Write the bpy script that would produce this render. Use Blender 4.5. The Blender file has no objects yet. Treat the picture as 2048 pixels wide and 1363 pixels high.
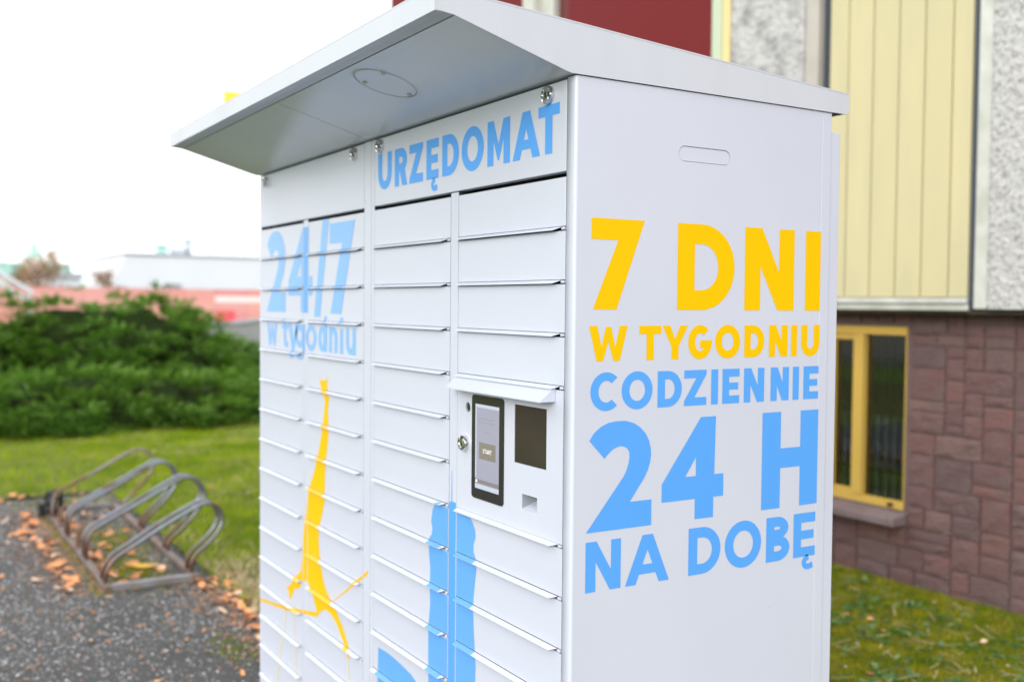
import bpy, bmesh, math, random
import numpy as np
from mathutils import Vector, Matrix, noise
from mathutils.geometry import tessellate_polygon

random.seed(7)
RNG = np.random.default_rng(11)
scene = bpy.context.scene
COL = scene.collection
R = math.radians

# ------------------------------------------------------------------ camera
CAM = (1.60391, -1.11693, 1.55)
YAW, PITCH, ROLL = 1.02166, -0.03579, 0.00887
fw = Vector((-math.sin(YAW) * math.cos(PITCH), math.cos(YAW) * math.cos(PITCH), math.sin(PITCH)))
rt0 = Vector((math.cos(YAW), math.sin(YAW), 0))
up0 = rt0.cross(fw)
rt = rt0 * math.cos(ROLL) + up0 * math.sin(ROLL)
up = -rt0 * math.sin(ROLL) + up0 * math.cos(ROLL)
cam_d = bpy.data.cameras.new('camera')
cam = bpy.data.objects.new('camera', cam_d)
COL.objects.link(cam)
cam.matrix_world = Matrix(((rt.x, up.x, -fw.x, CAM[0]), (rt.y, up.y, -fw.y, CAM[1]), (rt.z, up.z, -fw.z, CAM[2]), (0, 0, 0, 1)))
cam_d.sensor_width = 36
cam_d.lens = 36.337
cam_d.clip_start = 0.05
cam_d.clip_end = 3000
cam_d.dof.use_dof = True
cam_d.dof.focus_distance = 2.05
cam_d.dof.aperture_fstop = 2.5
scene.camera = cam

# ------------------------------------------------------------------ sky, sun, exposure
SUN_EL, SUN_AZ = R(17), R(146)       # azimuth clockwise from +Y; sun stands in front of the locker, to the left of it
world = bpy.data.worlds.new('World')
scene.world = world
world.use_nodes = True
wt = world.node_tree
for n in list(wt.nodes):
    wt.nodes.remove(n)
w_out = wt.nodes.new('ShaderNodeOutputWorld')
w_bg = wt.nodes.new('ShaderNodeBackground')
w_bg.inputs['Strength'].default_value = 0.095
sky = wt.nodes.new('ShaderNodeTexSky')
sky.sky_type = 'NISHITA'
sky.sun_disc = False
sky.sun_elevation = SUN_EL
sky.sun_rotation = SUN_AZ
w_mix = wt.nodes.new('ShaderNodeMix')
w_mix.data_type = 'RGBA'
w_mix.inputs[0].default_value = 0.93
w_tc = wt.nodes.new('ShaderNodeTexCoord')
w_map = wt.nodes.new('ShaderNodeMapping')
w_map.inputs['Scale'].default_value = (2.0, 2.0, 7.0)
w_no = wt.nodes.new('ShaderNodeTexNoise')
w_no.inputs['Scale'].default_value = 1.6
w_no.inputs['Detail'].default_value = 5
w_rp = wt.nodes.new('ShaderNodeValToRGB')
w_rp.color_ramp.elements[0].position = 0.32
w_rp.color_ramp.elements[0].color = (12.2, 13.1, 13.9, 1)
w_rp.color_ramp.elements[1].position = 0.66
w_rp.color_ramp.elements[1].color = (16.5, 16.6, 16.6, 1)
wt.links.new(w_tc.outputs['Generated'], w_map.inputs['Vector'])
wt.links.new(w_map.outputs['Vector'], w_no.inputs['Vector'])
wt.links.new(w_no.outputs['Fac'], w_rp.inputs['Fac'])
wt.links.new(sky.outputs['Color'], w_mix.inputs[6])
wt.links.new(w_rp.outputs['Color'], w_mix.inputs[7])
wt.links.new(w_mix.outputs[2], w_bg.inputs['Color'])
wt.links.new(w_bg.outputs['Background'], w_out.inputs['Surface'])
sun_d = bpy.data.lights.new('sun', 'SUN')
sun_d.energy = 1.2
sun_d.angle = R(25)
sun_d.color = (1.0, 0.965, 0.91)
sun = bpy.data.objects.new('sun', sun_d)
COL.objects.link(sun)
sun_dir = Vector((math.sin(SUN_AZ) * math.cos(SUN_EL), math.cos(SUN_AZ) * math.cos(SUN_EL), math.sin(SUN_EL)))
sun.rotation_euler = sun_dir.to_track_quat('Z', 'Y').to_euler()
sun.location = (0, -6, 12)
scene.view_settings.view_transform = 'Standard'
scene.view_settings.look = 'None'
scene.view_settings.exposure = 0.60
scene.view_settings.gamma = 1.0
scene.view_settings.use_curve_mapping = False

# ------------------------------------------------------------------ materials
def pm(name, col, rough=0.5, var=None, scale=8.0, amount=0.5, bump=0.0, bscale=60.0, metal=0.0, detail=4.0,
       rand=None, island=None, spec=0.5, coat=0.0, stretch=None, lo=0.35, hi=0.65):
    """Principled material; var = second colour mixed by noise, rand = ramp over the object's random value,
    island = ramp over random-per-island."""
    m = bpy.data.materials.new(name)
    m.use_nodes = True
    nt = m.node_tree
    b = nt.nodes['Principled BSDF']
    b.inputs['Base Color'].default_value = (*col, 1)
    b.inputs['Roughness'].default_value = rough
    b.inputs['Metallic'].default_value = metal
    b.inputs['Specular IOR Level'].default_value = spec
    if coat:
        b.inputs['Coat Weight'].default_value = coat
        b.inputs['Coat Roughness'].default_value = 0.08
    tc = nt.nodes.new('ShaderNodeTexCoord')
    src = tc.outputs['Object']
    if stretch:
        mp = nt.nodes.new('ShaderNodeMapping')
        mp.inputs['Scale'].default_value = stretch
        nt.links.new(src, mp.inputs['Vector'])
        src = mp.outputs['Vector']
    base = None
    ramp_src = None
    if island:
        g = nt.nodes.new('ShaderNodeNewGeometry')
        ramp_src, cols = g.outputs['Random Per Island'], island
    elif rand:
        g = nt.nodes.new('ShaderNodeObjectInfo')
        ramp_src, cols = g.outputs['Random'], rand
    if ramp_src is not None:
        rp = nt.nodes.new('ShaderNodeValToRGB')
        el = rp.color_ramp.elements
        while len(el) < len(cols):
            el.new(0.5)
        for i, c in enumerate(cols):
            el[i].position = i / (len(cols) - 1)
            el[i].color = (*c, 1)
        nt.links.new(ramp_src, rp.inputs['Fac'])
        base = rp.outputs['Color']
    if var is not None:
        no = nt.nodes.new('ShaderNodeTexNoise')
        no.inputs['Scale'].default_value = scale
        no.inputs['Detail'].default_value = detail
        nt.links.new(src, no.inputs['Vector'])
        mr = nt.nodes.new('ShaderNodeMapRange')
        mr.inputs['From Min'].default_value = lo
        mr.inputs['From Max'].default_value = hi
        mr.inputs['To Max'].default_value = amount
        nt.links.new(no.outputs['Fac'], mr.inputs['Value'])
        mx = nt.nodes.new('ShaderNodeMix')
        mx.data_type = 'RGBA'
        mx.inputs[6].default_value = (*col, 1)
        mx.inputs[7].default_value = (*var, 1)
        if base is not None:
            nt.links.new(base, mx.inputs[6])
        nt.links.new(mr.outputs['Result'], mx.inputs[0])
        base = mx.outputs[2]
    if base is not None:
        nt.links.new(base, b.inputs['Base Color'])
    if bump:
        n2 = nt.nodes.new('ShaderNodeTexNoise')
        n2.inputs['Scale'].default_value = bscale
        n2.inputs['Detail'].default_value = 3
        nt.links.new(src, n2.inputs['Vector'])
        bp = nt.nodes.new('ShaderNodeBump')
        bp.inputs['Strength'].default_value = bump
        bp.inputs['Distance'].default_value = 0.01
        nt.links.new(n2.outputs['Fac'], bp.inputs['Height'])
        nt.links.new(bp.outputs['Normal'], b.inputs['Normal'])
    return m

def translucent(m, amount=0.35):
    nt = m.node_tree
    b = nt.nodes['Principled BSDF']
    out = nt.nodes['Material Output']
    t = nt.nodes.new('ShaderNodeBsdfTranslucent')
    lk = [l for l in nt.links if l.to_socket == b.inputs['Base Color']]
    if lk:
        nt.links.new(lk[0].from_socket, t.inputs['Color'])
    mx = nt.nodes.new('ShaderNodeMixShader')
    mx.inputs[0].default_value = amount
    nt.links.new(b.outputs[0], mx.inputs[1])
    nt.links.new(t.outputs[0], mx.inputs[2])
    nt.links.new(mx.outputs[0], out.inputs['Surface'])

def emit_mat(name, col, emit, strength, rough=0.15):
    m = pm(name, col, rough)
    b = m.node_tree.nodes['Principled BSDF']
    b.inputs['Emission Color'].default_value = (*emit, 1)
    b.inputs['Emission Strength'].default_value = strength
    return m

M = {}
M['white'] = pm('white_powder_coat', (0.595, 0.622, 0.715), 0.38, var=(0.555, 0.583, 0.68), scale=2.5, amount=0.6, bump=0.012, bscale=420)
def specks(m, col, scale=9.0, r=0.011):
    # sparse pin-head specks of dirt stuck to the paint
    nt = m.node_tree
    b = nt.nodes['Principled BSDF']
    src = [l for l in nt.links if l.to_socket == b.inputs['Base Color']][0].from_socket
    tc = [n for n in nt.nodes if n.type == 'TEX_COORD'][0]
    vo = nt.nodes.new('ShaderNodeTexVoronoi')
    vo.inputs['Scale'].default_value = scale
    nt.links.new(tc.outputs['Object'], vo.inputs['Vector'])
    mr = nt.nodes.new('ShaderNodeMapRange')
    mr.inputs['From Min'].default_value = r * 1.6
    mr.inputs['From Max'].default_value = r * 0.6
    mr.inputs['To Max'].default_value = 0.75
    nt.links.new(vo.outputs['Distance'], mr.inputs['Value'])
    mx = nt.nodes.new('ShaderNodeMix')
    mx.data_type = 'RGBA'
    mx.inputs[7].default_value = (*col, 1)
    nt.links.new(src, mx.inputs[6])
    nt.links.new(mr.outputs['Result'], mx.inputs[0])
    nt.links.new(mx.outputs[2], b.inputs['Base Color'])
specks(M['white'], (0.22, 0.19, 0.17), 8.3, 0.009)
M['soffit'] = pm('glossy_white_soffit', (0.62, 0.645, 0.71), 0.24, var=(0.57, 0.595, 0.67), scale=3, amount=0.7, spec=0.8, bump=0.01, bscale=12)
M['roofwhite'] = pm('white_roof_sheet', (0.575, 0.595, 0.655), 0.45, spec=0.3, var=(0.50, 0.52, 0.57), scale=3.0, amount=0.5, bump=0.01, bscale=400, stretch=(3, 3, 0.6), lo=0.5, hi=0.8)
M['inside'] = pm('dark_inside_shade', (0.05, 0.052, 0.058), 0.7)  # dark grey carries the shade behind the door gaps and roof lip
M['plinth_gapshade'] = pm('black_plinth_and_gap_shade', (0.02, 0.02, 0.022), 0.7)  # black of the plinth, and of shade painted into the door gaps
M['blue'] = pm('blue_vinyl', (0.10, 0.36, 0.86), 0.4, spec=0.25)
M['lightblue'] = pm('light_blue_vinyl', (0.235, 0.475, 0.85), 0.38)
M['midblue'] = pm('mid_blue_vinyl', (0.13, 0.385, 0.83), 0.38)
M['yellow'] = pm('yellow_vinyl', (0.88, 0.51, 0.001), 0.4, spec=0.15)
M['paleyellow'] = pm('pale_yellow_vinyl', (0.80, 0.70, 0.38), 0.34)
M['chrome'] = pm('polished_steel', (0.72, 0.71, 0.70), 0.12, metal=1.0)
M['steel'] = pm('satin_steel', (0.45, 0.44, 0.43), 0.3, metal=1.0)
M['keyhole'] = pm('black_keyhole', (0.01, 0.01, 0.01), 0.4)
M['bezel'] = pm('dark_screen_bezel', (0.028, 0.026, 0.024), 0.12, spec=0.6)
M['glassblack'] = pm('dark_scanner_glass', (0.035, 0.027, 0.024), 0.12, var=(0.05, 0.034, 0.034), scale=9, amount=0.6)
M['screen'] = emit_mat('lit_screen', (0.06, 0.06, 0.07), (0.60, 0.60, 0.76), 0.40)
M['screenpale'] = emit_mat('lit_screen_pale', (0.06, 0.06, 0.07), (0.70, 0.78, 0.92), 0.55)
M['screenbtn'] = emit_mat('lit_screen_button', (0.05, 0.05, 0.045), (0.34, 0.31, 0.26), 0.45)
M['screentxt'] = emit_mat('lit_screen_text', (0.3, 0.3, 0.3), (0.9, 0.9, 0.88), 0.75)
M['screenfaint'] = emit_mat('lit_screen_faint_text', (0.06, 0.06, 0.06), (0.50, 0.50, 0.56), 0.40)
M['screendark'] = emit_mat('lit_screen_bar', (0.05, 0.05, 0.05), (0.33, 0.31, 0.29), 0.45)

M['asphalt'] = pm('grey_asphalt', (0.072, 0.071, 0.070), 0.85, var=(0.05, 0.049, 0.047), scale=3.2, amount=0.8, bump=0.6, bscale=220, detail=8)
M['chips'] = pm('gravel_chip_stone', (0.3, 0.3, 0.3), 0.8, island=[(0.06, 0.06, 0.06), (0.12, 0.115, 0.115), (0.2, 0.195, 0.195), (0.40, 0.39, 0.40), (0.75, 0.74, 0.77)])
M['soil'] = pm('lawn_soil', (0.12, 0.155, 0.016), 0.95, var=(0.10, 0.075, 0.03), scale=5, amount=0.7, bump=0.5, bscale=80, detail=6)
M['earth'] = pm('far_ground', (0.11, 0.12, 0.07), 0.95, var=(0.15, 0.14, 0.11), scale=0.25, amount=0.8)
M['grass'] = pm('lawn_grass', (0.1, 0.16, 0.02), 0.75, island=[(0.21, 0.35, 0.006), (0.29, 0.43, 0.010), (0.36, 0.48, 0.015), (0.43, 0.48, 0.025), (0.48, 0.43, 0.08)], var=(0.14, 0.25, 0.006), scale=2.6, amount=0.8, spec=0.12)
M['moss'] = pm('mossy_grass', (0.12, 0.12, 0.01), 0.85, island=[(0.27, 0.28, 0.001), (0.40, 0.37, 0.001), (0.46, 0.40, 0.003), (0.40, 0.36, 0.02), (0.52, 0.43, 0.16)], var=(0.16, 0.24, 0.005), scale=7, amount=0.95, spec=0.1)
M['straw'] = pm('dry_straw', (0.5, 0.4, 0.24), 0.8, island=[(0.42, 0.33, 0.18), (0.60, 0.50, 0.32), (0.36, 0.24, 0.14)])
M['mown'] = pm('mown_grass', (0.17, 0.29, 0.012), 0.9, var=(0.12, 0.20, 0.01), scale=2, bump=0.5, bscale=40)
M['weed'] = pm('weed_leaf', (0.06, 0.13, 0.03), 0.5, island=[(0.07, 0.20, 0.07), (0.14, 0.30, 0.11), (0.22, 0.36, 0.17), (0.40, 0.46, 0.16)])
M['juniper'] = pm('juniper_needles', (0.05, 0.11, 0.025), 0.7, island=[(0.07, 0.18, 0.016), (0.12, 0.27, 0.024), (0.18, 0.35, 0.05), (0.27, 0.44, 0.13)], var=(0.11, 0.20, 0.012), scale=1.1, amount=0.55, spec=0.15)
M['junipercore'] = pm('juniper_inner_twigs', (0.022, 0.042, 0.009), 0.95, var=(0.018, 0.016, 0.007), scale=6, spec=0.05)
M['bark'] = pm('brown_bark', (0.07, 0.05, 0.038), 0.9, var=(0.035, 0.026, 0.02), scale=10)
M['brownleaf'] = pm('brown_autumn_leaf', (0.35, 0.2, 0.09), 0.8, island=[(0.24, 0.13, 0.06), (0.36, 0.21, 0.10), (0.45, 0.30, 0.16)])
M['darkleaf'] = pm('dark_green_leaf', (0.03, 0.06, 0.015), 0.7, island=[(0.03, 0.075, 0.012), (0.05, 0.10, 0.02), (0.08, 0.14, 0.03)])
LEAFC = (('orange', [(0.80, 0.30, 0.10), (0.86, 0.42, 0.19)]), ('rust brown', [(0.46, 0.19, 0.08), (0.55, 0.27, 0.13)]), ('pale tan', [(0.82, 0.56, 0.38), (0.85, 0.62, 0.42)]))
for nm_, cc in LEAFC:
    M['leaf ' + nm_] = pm('fallen_leaf_' + nm_.replace(' ', '_'), cc[0], 0.75, rand=cc, var=(0.30, 0.13, 0.05), scale=40, amount=0.35)
M['yellowleaf'] = pm('yellow_fallen_leaf', (0.70, 0.42, 0.05), 0.7, var=(0.5, 0.25, 0.05), scale=30)
M['leafbits'] = pm('leaf_litter', (0.5, 0.25, 0.1), 0.8, island=[(0.55, 0.22, 0.08), (0.60, 0.32, 0.16), (0.32, 0.14, 0.06), (0.45, 0.28, 0.15)])
M['galv'] = pm('galvanised_tube', (0.24, 0.26, 0.30), 0.33, var=(0.15, 0.085, 0.06), scale=5.0, amount=0.9, metal=0.75, bump=0.1, bscale=90, lo=0.52, hi=0.64)
_nt = M['galv'].node_tree
_mx = [n for n in _nt.nodes if n.type == 'MIX'][0]
_mr = [n for n in _nt.nodes if n.type == 'MAP_RANGE'][0]
_tc = [n for n in _nt.nodes if n.type == 'TEX_COORD'][0]
_sp = _nt.nodes.new('ShaderNodeSeparateXYZ')
_nt.links.new(_tc.outputs['Object'], _sp.inputs[0])
_m2 = _nt.nodes.new('ShaderNodeMapRange')       # the feet stand wet and have rusted through
_m2.inputs['From Min'].default_value = 0.26
_m2.inputs['From Max'].default_value = 0.10
_nt.links.new(_sp.outputs['Z'], _m2.inputs['Value'])
_ad = _nt.nodes.new('ShaderNodeMath')
_ad.operation = 'MAXIMUM'
_nt.links.new(_mr.outputs['Result'], _ad.inputs[0])
_nt.links.new(_m2.outputs['Result'], _ad.inputs[1])
_nt.links.new(_ad.outputs[0], _mx.inputs[0])
M['rust'] = pm('rusty_tube', (0.20, 0.115, 0.08), 0.7, var=(0.30, 0.29, 0.29), scale=6.0, amount=0.8, metal=0.25, bump=0.15, bscale=90, lo=0.5, hi=0.62)
M['steelrail'] = pm('grey_steel_rail', (0.30, 0.30, 0.31), 0.5, var=(0.16, 0.12, 0.10), scale=7, amount=0.7, metal=0.3)
M['rail'] = pm('worn_rail', (0.20, 0.165, 0.15), 0.6, var=(0.16, 0.085, 0.055), scale=5.0, amount=0.9, metal=0.3, bump=0.15, bscale=90)

for q in ('grass', 'moss', 'weed', 'juniper', 'darkleaf', 'brownleaf'):
    translucent(M[q], 0.4 if q != 'juniper' else 0.25)

M['stone'] = pm('red_sandstone', (0.17, 0.08, 0.08), 0.85,
                rand=[(0.135, 0.064, 0.064), (0.160, 0.072, 0.069), (0.115, 0.066, 0.068), (0.195, 0.080, 0.070), (0.145, 0.082, 0.083), (0.215, 0.115, 0.097)],
                var=(0.145, 0.10, 0.098), scale=9, amount=0.7, bump=1.0, bscale=30, detail=8)
M['mortar'] = pm('grey_mortar', (0.165, 0.118, 0.114), 0.95, bump=0.4, bscale=120)
M['sill'] = pm('sandstone_sill', (0.22, 0.165, 0.165), 0.8, var=(0.16, 0.10, 0.10), scale=9, bump=0.3, bscale=80)
M['ochre'] = pm('ochre_window_paint', (0.60, 0.39, 0.085), 0.5, spec=0.2, var=(0.62, 0.40, 0.10), scale=4)
M['roughcast'] = pm('roughcast_render', (0.55, 0.54, 0.53), 0.9, var=(0.24, 0.235, 0.23), scale=48, amount=0.85, bump=1.0, bscale=55, detail=6, lo=0.48, hi=0.68)
M['roughcast2'] = pm('stained_roughcast', (0.53, 0.52, 0.515), 0.9, var=(0.30, 0.29, 0.295), scale=9, amount=0.9, bump=1.0, bscale=60, detail=8, lo=0.45, hi=0.66)
M['cladding'] = pm('pale_yellow_cladding', (0.585, 0.515, 0.305), 0.5, var=(0.53, 0.48, 0.30), scale=3, amount=0.7, spec=0.2, stretch=(2, 2, 0.5), rand=[(0.585, 0.515, 0.30), (0.615, 0.54, 0.32), (0.575, 0.51, 0.30)])
M['groove'] = pm('cladding_groove', (0.50, 0.46, 0.26), 0.6)
M['whitetrim'] = pm('weathered_white_trim', (0.62, 0.62, 0.58), 0.6, var=(0.40, 0.41, 0.34), scale=6, amount=0.7)
M['slate'] = pm('dark_joint_strip', (0.045, 0.055, 0.075), 0.6)
M['beige'] = pm('beige_strip', (0.50, 0.46, 0.42), 0.7, var=(0.38, 0.35, 0.30), scale=6)
M['maroon'] = pm('maroon_panel', (0.165, 0.018, 0.02), 0.7, spec=0.15)
M['darkmaroon'] = pm('dark_maroon_reveal', (0.12, 0.014, 0.014), 0.5)
M['palegreen'] = pm('pale_green_frame', (0.50, 0.58, 0.42), 0.5)
M['cornice'] = pm('pale_yellow_frame', (0.80, 0.60, 0.28), 0.5)
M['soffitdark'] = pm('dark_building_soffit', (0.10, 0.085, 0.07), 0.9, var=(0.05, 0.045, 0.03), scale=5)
M['room'] = pm('dim_room', (0.16, 0.19, 0.20), 0.9)
M['curtain'] = pm('maroon_curtain', (0.20, 0.05, 0.07), 0.9)
M['netcurtain'] = pm('grey_green_half_curtain', (0.36, 0.46, 0.46), 0.9, var=(0.24, 0.31, 0.31), scale=7, stretch=(5, 1, 0.6))
M['iron'] = pm('black_iron', (0.012, 0.012, 0.013), 0.5)
M['hoard'] = pm('pale_red_board', (0.9, 0.36, 0.33), 0.7, rand=[(0.70, 0.24, 0.24), (0.72, 0.29, 0.25), (0.70, 0.26, 0.27)], var=(0.75, 0.42, 0.36), scale=0.35, amount=0.6, stretch=(0.3, 0.3, 5))
M['redsign'] = pm('red_sign_paint', (0.80, 0.09, 0.11), 0.6)
M['palepaint'] = pm('pale_pink_board', (0.90, 0.72, 0.70), 0.6)
M['farwhite'] = pm('far_white_wall', (0.64, 0.665, 0.71), 0.7, var=(0.59, 0.615, 0.67), scale=0.4)
M['fargrey'] = pm('far_grey_roof', (0.36, 0.38, 0.42), 0.8)
M['palegrey'] = pm('pale_grey_roof_edge', (0.52, 0.55, 0.60), 0.8)
M['farwin'] = pm('far_window', (0.25, 0.28, 0.32), 0.3)
M['verdigris'] = pm('verdigris_copper', (0.30, 0.52, 0.46), 0.6, var=(0.45, 0.66, 0.60), scale=0.5)
M['churchwall'] = pm('church_wall', (0.62, 0.55, 0.48), 0.8)
M['concrete'] = pm('grey_concrete', (0.33, 0.33, 0.34), 0.9, var=(0.22, 0.22, 0.23), scale=2.5, bump=0.3, bscale=30)
M['yellowsign'] = pm('yellow_sign_paint', (0.80, 0.66, 0.06), 0.5)

def glass_mat():
    m = bpy.data.materials.new('window_glass')
    m.use_nodes = True
    nt = m.node_tree
    nt.nodes.remove(nt.nodes['Principled BSDF'])
    out = nt.nodes['Material Output']
    tr = nt.nodes.new('ShaderNodeBsdfTransparent')
    tr.inputs['Color'].default_value = (0.72, 0.78, 0.78, 1)
    gl = nt.nodes.new('ShaderNodeBsdfGlossy')
    gl.inputs['Roughness'].default_value = 0.02
    fr = nt.nodes.new('ShaderNodeFresnel')
    fr.inputs['IOR'].default_value = 2.1
    mx = nt.nodes.new('ShaderNodeMixShader')
    nt.links.new(fr.outputs['Fac'], mx.inputs['Fac'])
    nt.links.new(tr.outputs['BSDF'], mx.inputs[1])
    nt.links.new(gl.outputs['BSDF'], mx.inputs[2])
    nt.links.new(mx.outputs['Shader'], out.inputs['Surface'])
    return m
M['glass'] = glass_mat()

# ------------------------------------------------------------------ object helpers
def place(o, parent):
    COL.objects.link(o)
    if parent is not None:
        o.parent = parent
        w = parent.location.copy()
        pp = parent.parent
        while pp is not None:
            w = w + pp.location
            pp = pp.parent
        if o.location.length == 0 or o.get('_world'):
            o.location = o.location - w          # meshes are written in world coordinates
    return o

def tag(o, label=None, cat=None, group=None, kind=None):
    if label: o['label'] = label
    if cat: o['category'] = cat
    if group: o['group'] = group
    if kind: o['kind'] = kind
    return o

def thing(name, loc, label, cat, group=None):
    o = bpy.data.objects.new(name, None)
    o.location = loc
    o.empty_display_size = 0.1
    COL.objects.link(o)
    return tag(o, label, cat, group)

def smooth(me, ang=None):
    me.polygons.foreach_set('use_smooth', [True] * len(me.polygons))

def obj(name, bm, mat, parent=None, bevel=0.0, seg=2, sm=False):
    me = bpy.data.meshes.new(name)
    bmesh.ops.recalc_face_normals(bm, faces=bm.faces)
    bm.to_mesh(me)
    bm.free()
    for m in (mat if isinstance(mat, (list, tuple)) else [mat]):
        me.materials.append(m)
    if sm:
        smooth(me)
    o = bpy.data.objects.new(name, me)
    place(o, parent)
    if bevel:
        md = o.modifiers.new('bevel', 'BEVEL')
        md.width = bevel
        md.segments = seg
        md.limit_method = 'ANGLE'
        md.angle_limit = R(40)
        md.harden_normals = False
    return o

def raw(name, verts, faces, mat, parent=None, sm=False):
    me = bpy.data.meshes.new(name)
    me.from_pydata(verts, [], faces)
    me.materials.append(mat)
    if sm:
        smooth(me)
    o = bpy.data.objects.new(name, me)
    return place(o, parent)

def np_mesh(name, verts, tris, mat, parent=None, k=3):
    """fast mesh from numpy arrays: verts (n,3), tris (m,k)"""
    me = bpy.data.meshes.new(name)
    verts = np.asarray(verts, dtype=np.float32)
    tris = np.asarray(tris, dtype=np.int32)
    me.vertices.add(len(verts))
    me.vertices.foreach_set('co', verts.ravel())
    me.loops.add(tris.size)
    me.loops.foreach_set('vertex_index', tris.ravel())
    me.polygons.add(len(tris))
    me.polygons.foreach_set('loop_start', np.arange(0, tris.size, k, dtype=np.int32))
    me.update(calc_edges=True)
    me.materials.append(mat)
    o = bpy.data.objects.new(name, me)
    return place(o, parent)

def bx(bm, x0, x1, y0, y1, z0, z1, mi=0):
    v = [bm.verts.new(p) for p in ((x0, y0, z0), (x1, y0, z0), (x1, y1, z0), (x0, y1, z0), (x0, y0, z1), (x1, y0, z1), (x1, y1, z1), (x0, y1, z1))]
    for f in ((0, 3, 2, 1), (4, 5, 6, 7), (0, 1, 5, 4), (1, 2, 6, 5), (2, 3, 7, 6), (3, 0, 4, 7)):
        bm.faces.new([v[i] for i in f]).material_index = mi
    return v

def box(*a, **k):
    bm = bmesh.new()
    bx(bm, *a, **k)
    return bm

def extrude_poly(bm, pts, axis, a, b, mi=0):
    """prism of polygon pts (u,v) between a and b along axis 'x','y' or 'z'"""
    def P(u, v, w):
        return {'x': (w, u, v), 'y': (u, w, v), 'z': (u, v, w)}[axis]
    A = [bm.verts.new(P(u, v, a)) for u, v in pts]
    B = [bm.verts.new(P(u, v, b)) for u, v in pts]
    n = len(pts)
    bm.faces.new(A[::-1]).material_index = mi
    bm.faces.new(B).material_index = mi
    for i in range(n):
        bm.faces.new((A[i], A[(i + 1) % n], B[(i + 1) % n], B[i])).material_index = mi

def catmull(pts, n=6):
    P = [Vector(p) for p in pts]
    P = [2 * P[0] - P[1]] + P + [2 * P[-1] - P[-2]]
    out = []
    for i in range(1, len(P) - 2):
        for k in range(n):
            t = k / n
            a, b, c, d = P[i - 1:i + 3]
            out.append(0.5 * ((2 * b) + (c - a) * t + (2 * a - 5 * b + 4 * c - d) * t * t + (3 * b - a - 3 * c + d) * t ** 3))
    out.append(P[-2])
    return out

def tube(bm, pts, r, seg=10, mi=0, taper=None):
    pts = [Vector(p) for p in pts]
    rings = []
    up_ = None
    for i, p in enumerate(pts):
        d = (pts[min(i + 1, len(pts) - 1)] - pts[max(i - 1, 0)]).normalized()
        if up_ is None:
            up_ = d.orthogonal().normalized()
        up_ = (up_ - d * up_.dot(d)).normalized()
        s = d.cross(up_)
        rr = r if taper is None else r + (taper - r) * i / (len(pts) - 1)
        rings.append([bm.verts.new(p + (up_ * math.cos(2 * math.pi * k / seg) + s * math.sin(2 * math.pi * k / seg)) * rr) for k in range(seg)])
    for a, b in zip(rings, rings[1:]):
        for k in range(seg):
            bm.faces.new((a[k], a[(k + 1) % seg], b[(k + 1) % seg], b[k])).material_index = mi
    bm.faces.new(rings[0][::-1]).material_index = mi
    bm.faces.new(rings[-1]).material_index = mi

def lathe(bm, prof, cx, y0, cz, seg=24, mi=0):
    """surface of revolution round the -Y axis: prof = [(r, depth towards -Y)]"""
    rings = []
    for r, d in prof:
        if r == 0:
            rings.append([bm.verts.new((cx, y0 - d, cz))])
        else:
            rings.append([bm.verts.new((cx + r * math.cos(2 * math.pi * k / seg), y0 - d, cz + r * math.sin(2 * math.pi * k / seg))) for k in range(seg)])
    for a, b in zip(rings, rings[1:]):
        for k in range(seg):
            k2 = (k + 1) % seg
            if len(a) == 1 and len(b) == 1:
                continue
            vs = [a[0]] if len(a) == 1 else [a[k], a[k2]]
            vs += [b[0]] if len(b) == 1 else [b[k2], b[k]]
            bm.faces.new(vs).material_index = mi

# ------------------------------------------------------------------ the ground
def ground_sheet(name, x0, x1, y0, y1, z, mat, thick=None):
    if thick:
        o = obj(name, box(x0, x1, y0, y1, z - thick, z), mat)
    else:
        o = raw(name, [(x0, y0, z), (x1, y0, z), (x1, y1, z), (x0, y1, z)], [(0, 1, 2, 3)], mat)
    return tag(o, kind='structure')

ground_sheet('ground', -1500, 1500, -1500, 1500, -0.03, M['earth'])
ground_sheet('asphalt_path', -7.2, 12, -4.2, 0.47, 0.0, M['asphalt'], 0.028)

LAWN_E = 0.47
def lawn_z(x, y):
    d = min(y - LAWN_E, 99)
    return 0.012 + 0.02 * min(max(d, 0) / 0.4, 1) + 0.012 * noise.noise((x * 1.3, y * 1.3, 0))
def lawn_grid(name, xs, ys, zf, mat):
    vs = [(x, y, zf(x, y)) for y in ys for x in xs]
    nx = len(xs)
    fs = [(j * nx + i, j * nx + i + 1, (j + 1) * nx + i + 1, (j + 1) * nx + i) for j in range(len(ys) - 1) for i in range(nx - 1)]
    return tag(raw(name, vs, fs, mat, sm=True), kind='structure')
lawn_grid('lawn', list(np.linspace(-30, -7.2, 40)) + list(np.linspace(-7.1, 8, 110)), [0.455, 0.47, 0.5, 0.6, 0.7] + list(np.linspace(0.85, 3.68, 22)) , lawn_z, M['soil'])
lawn_grid('lawn_beyond_path', list(np.linspace(-30, -7.2, 50)), list(np.linspace(-9, 0.455, 30)), lambda x, y: 0.012 + 0.02 * min((-7.2 - x) / 0.4, 1) + 0.012 * noise.noise((x * 1.3, y * 1.3, 0)), M['soil'])
lawn_grid('lawn_past_corner', list(np.linspace(-30, -8.6, 30)), list(np.linspace(3.68, 9, 12)), lambda x, y: 0.03, M['soil'])
lawn_grid('lawn_across_path', list(np.linspace(-30, 6, 30)), list(np.linspace(-14, -4.2, 20)), lambda x, y: 0.02 if x > -7.1 or y > -8.9 else 0.016, M['mown']).location.z = 0.0

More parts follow.
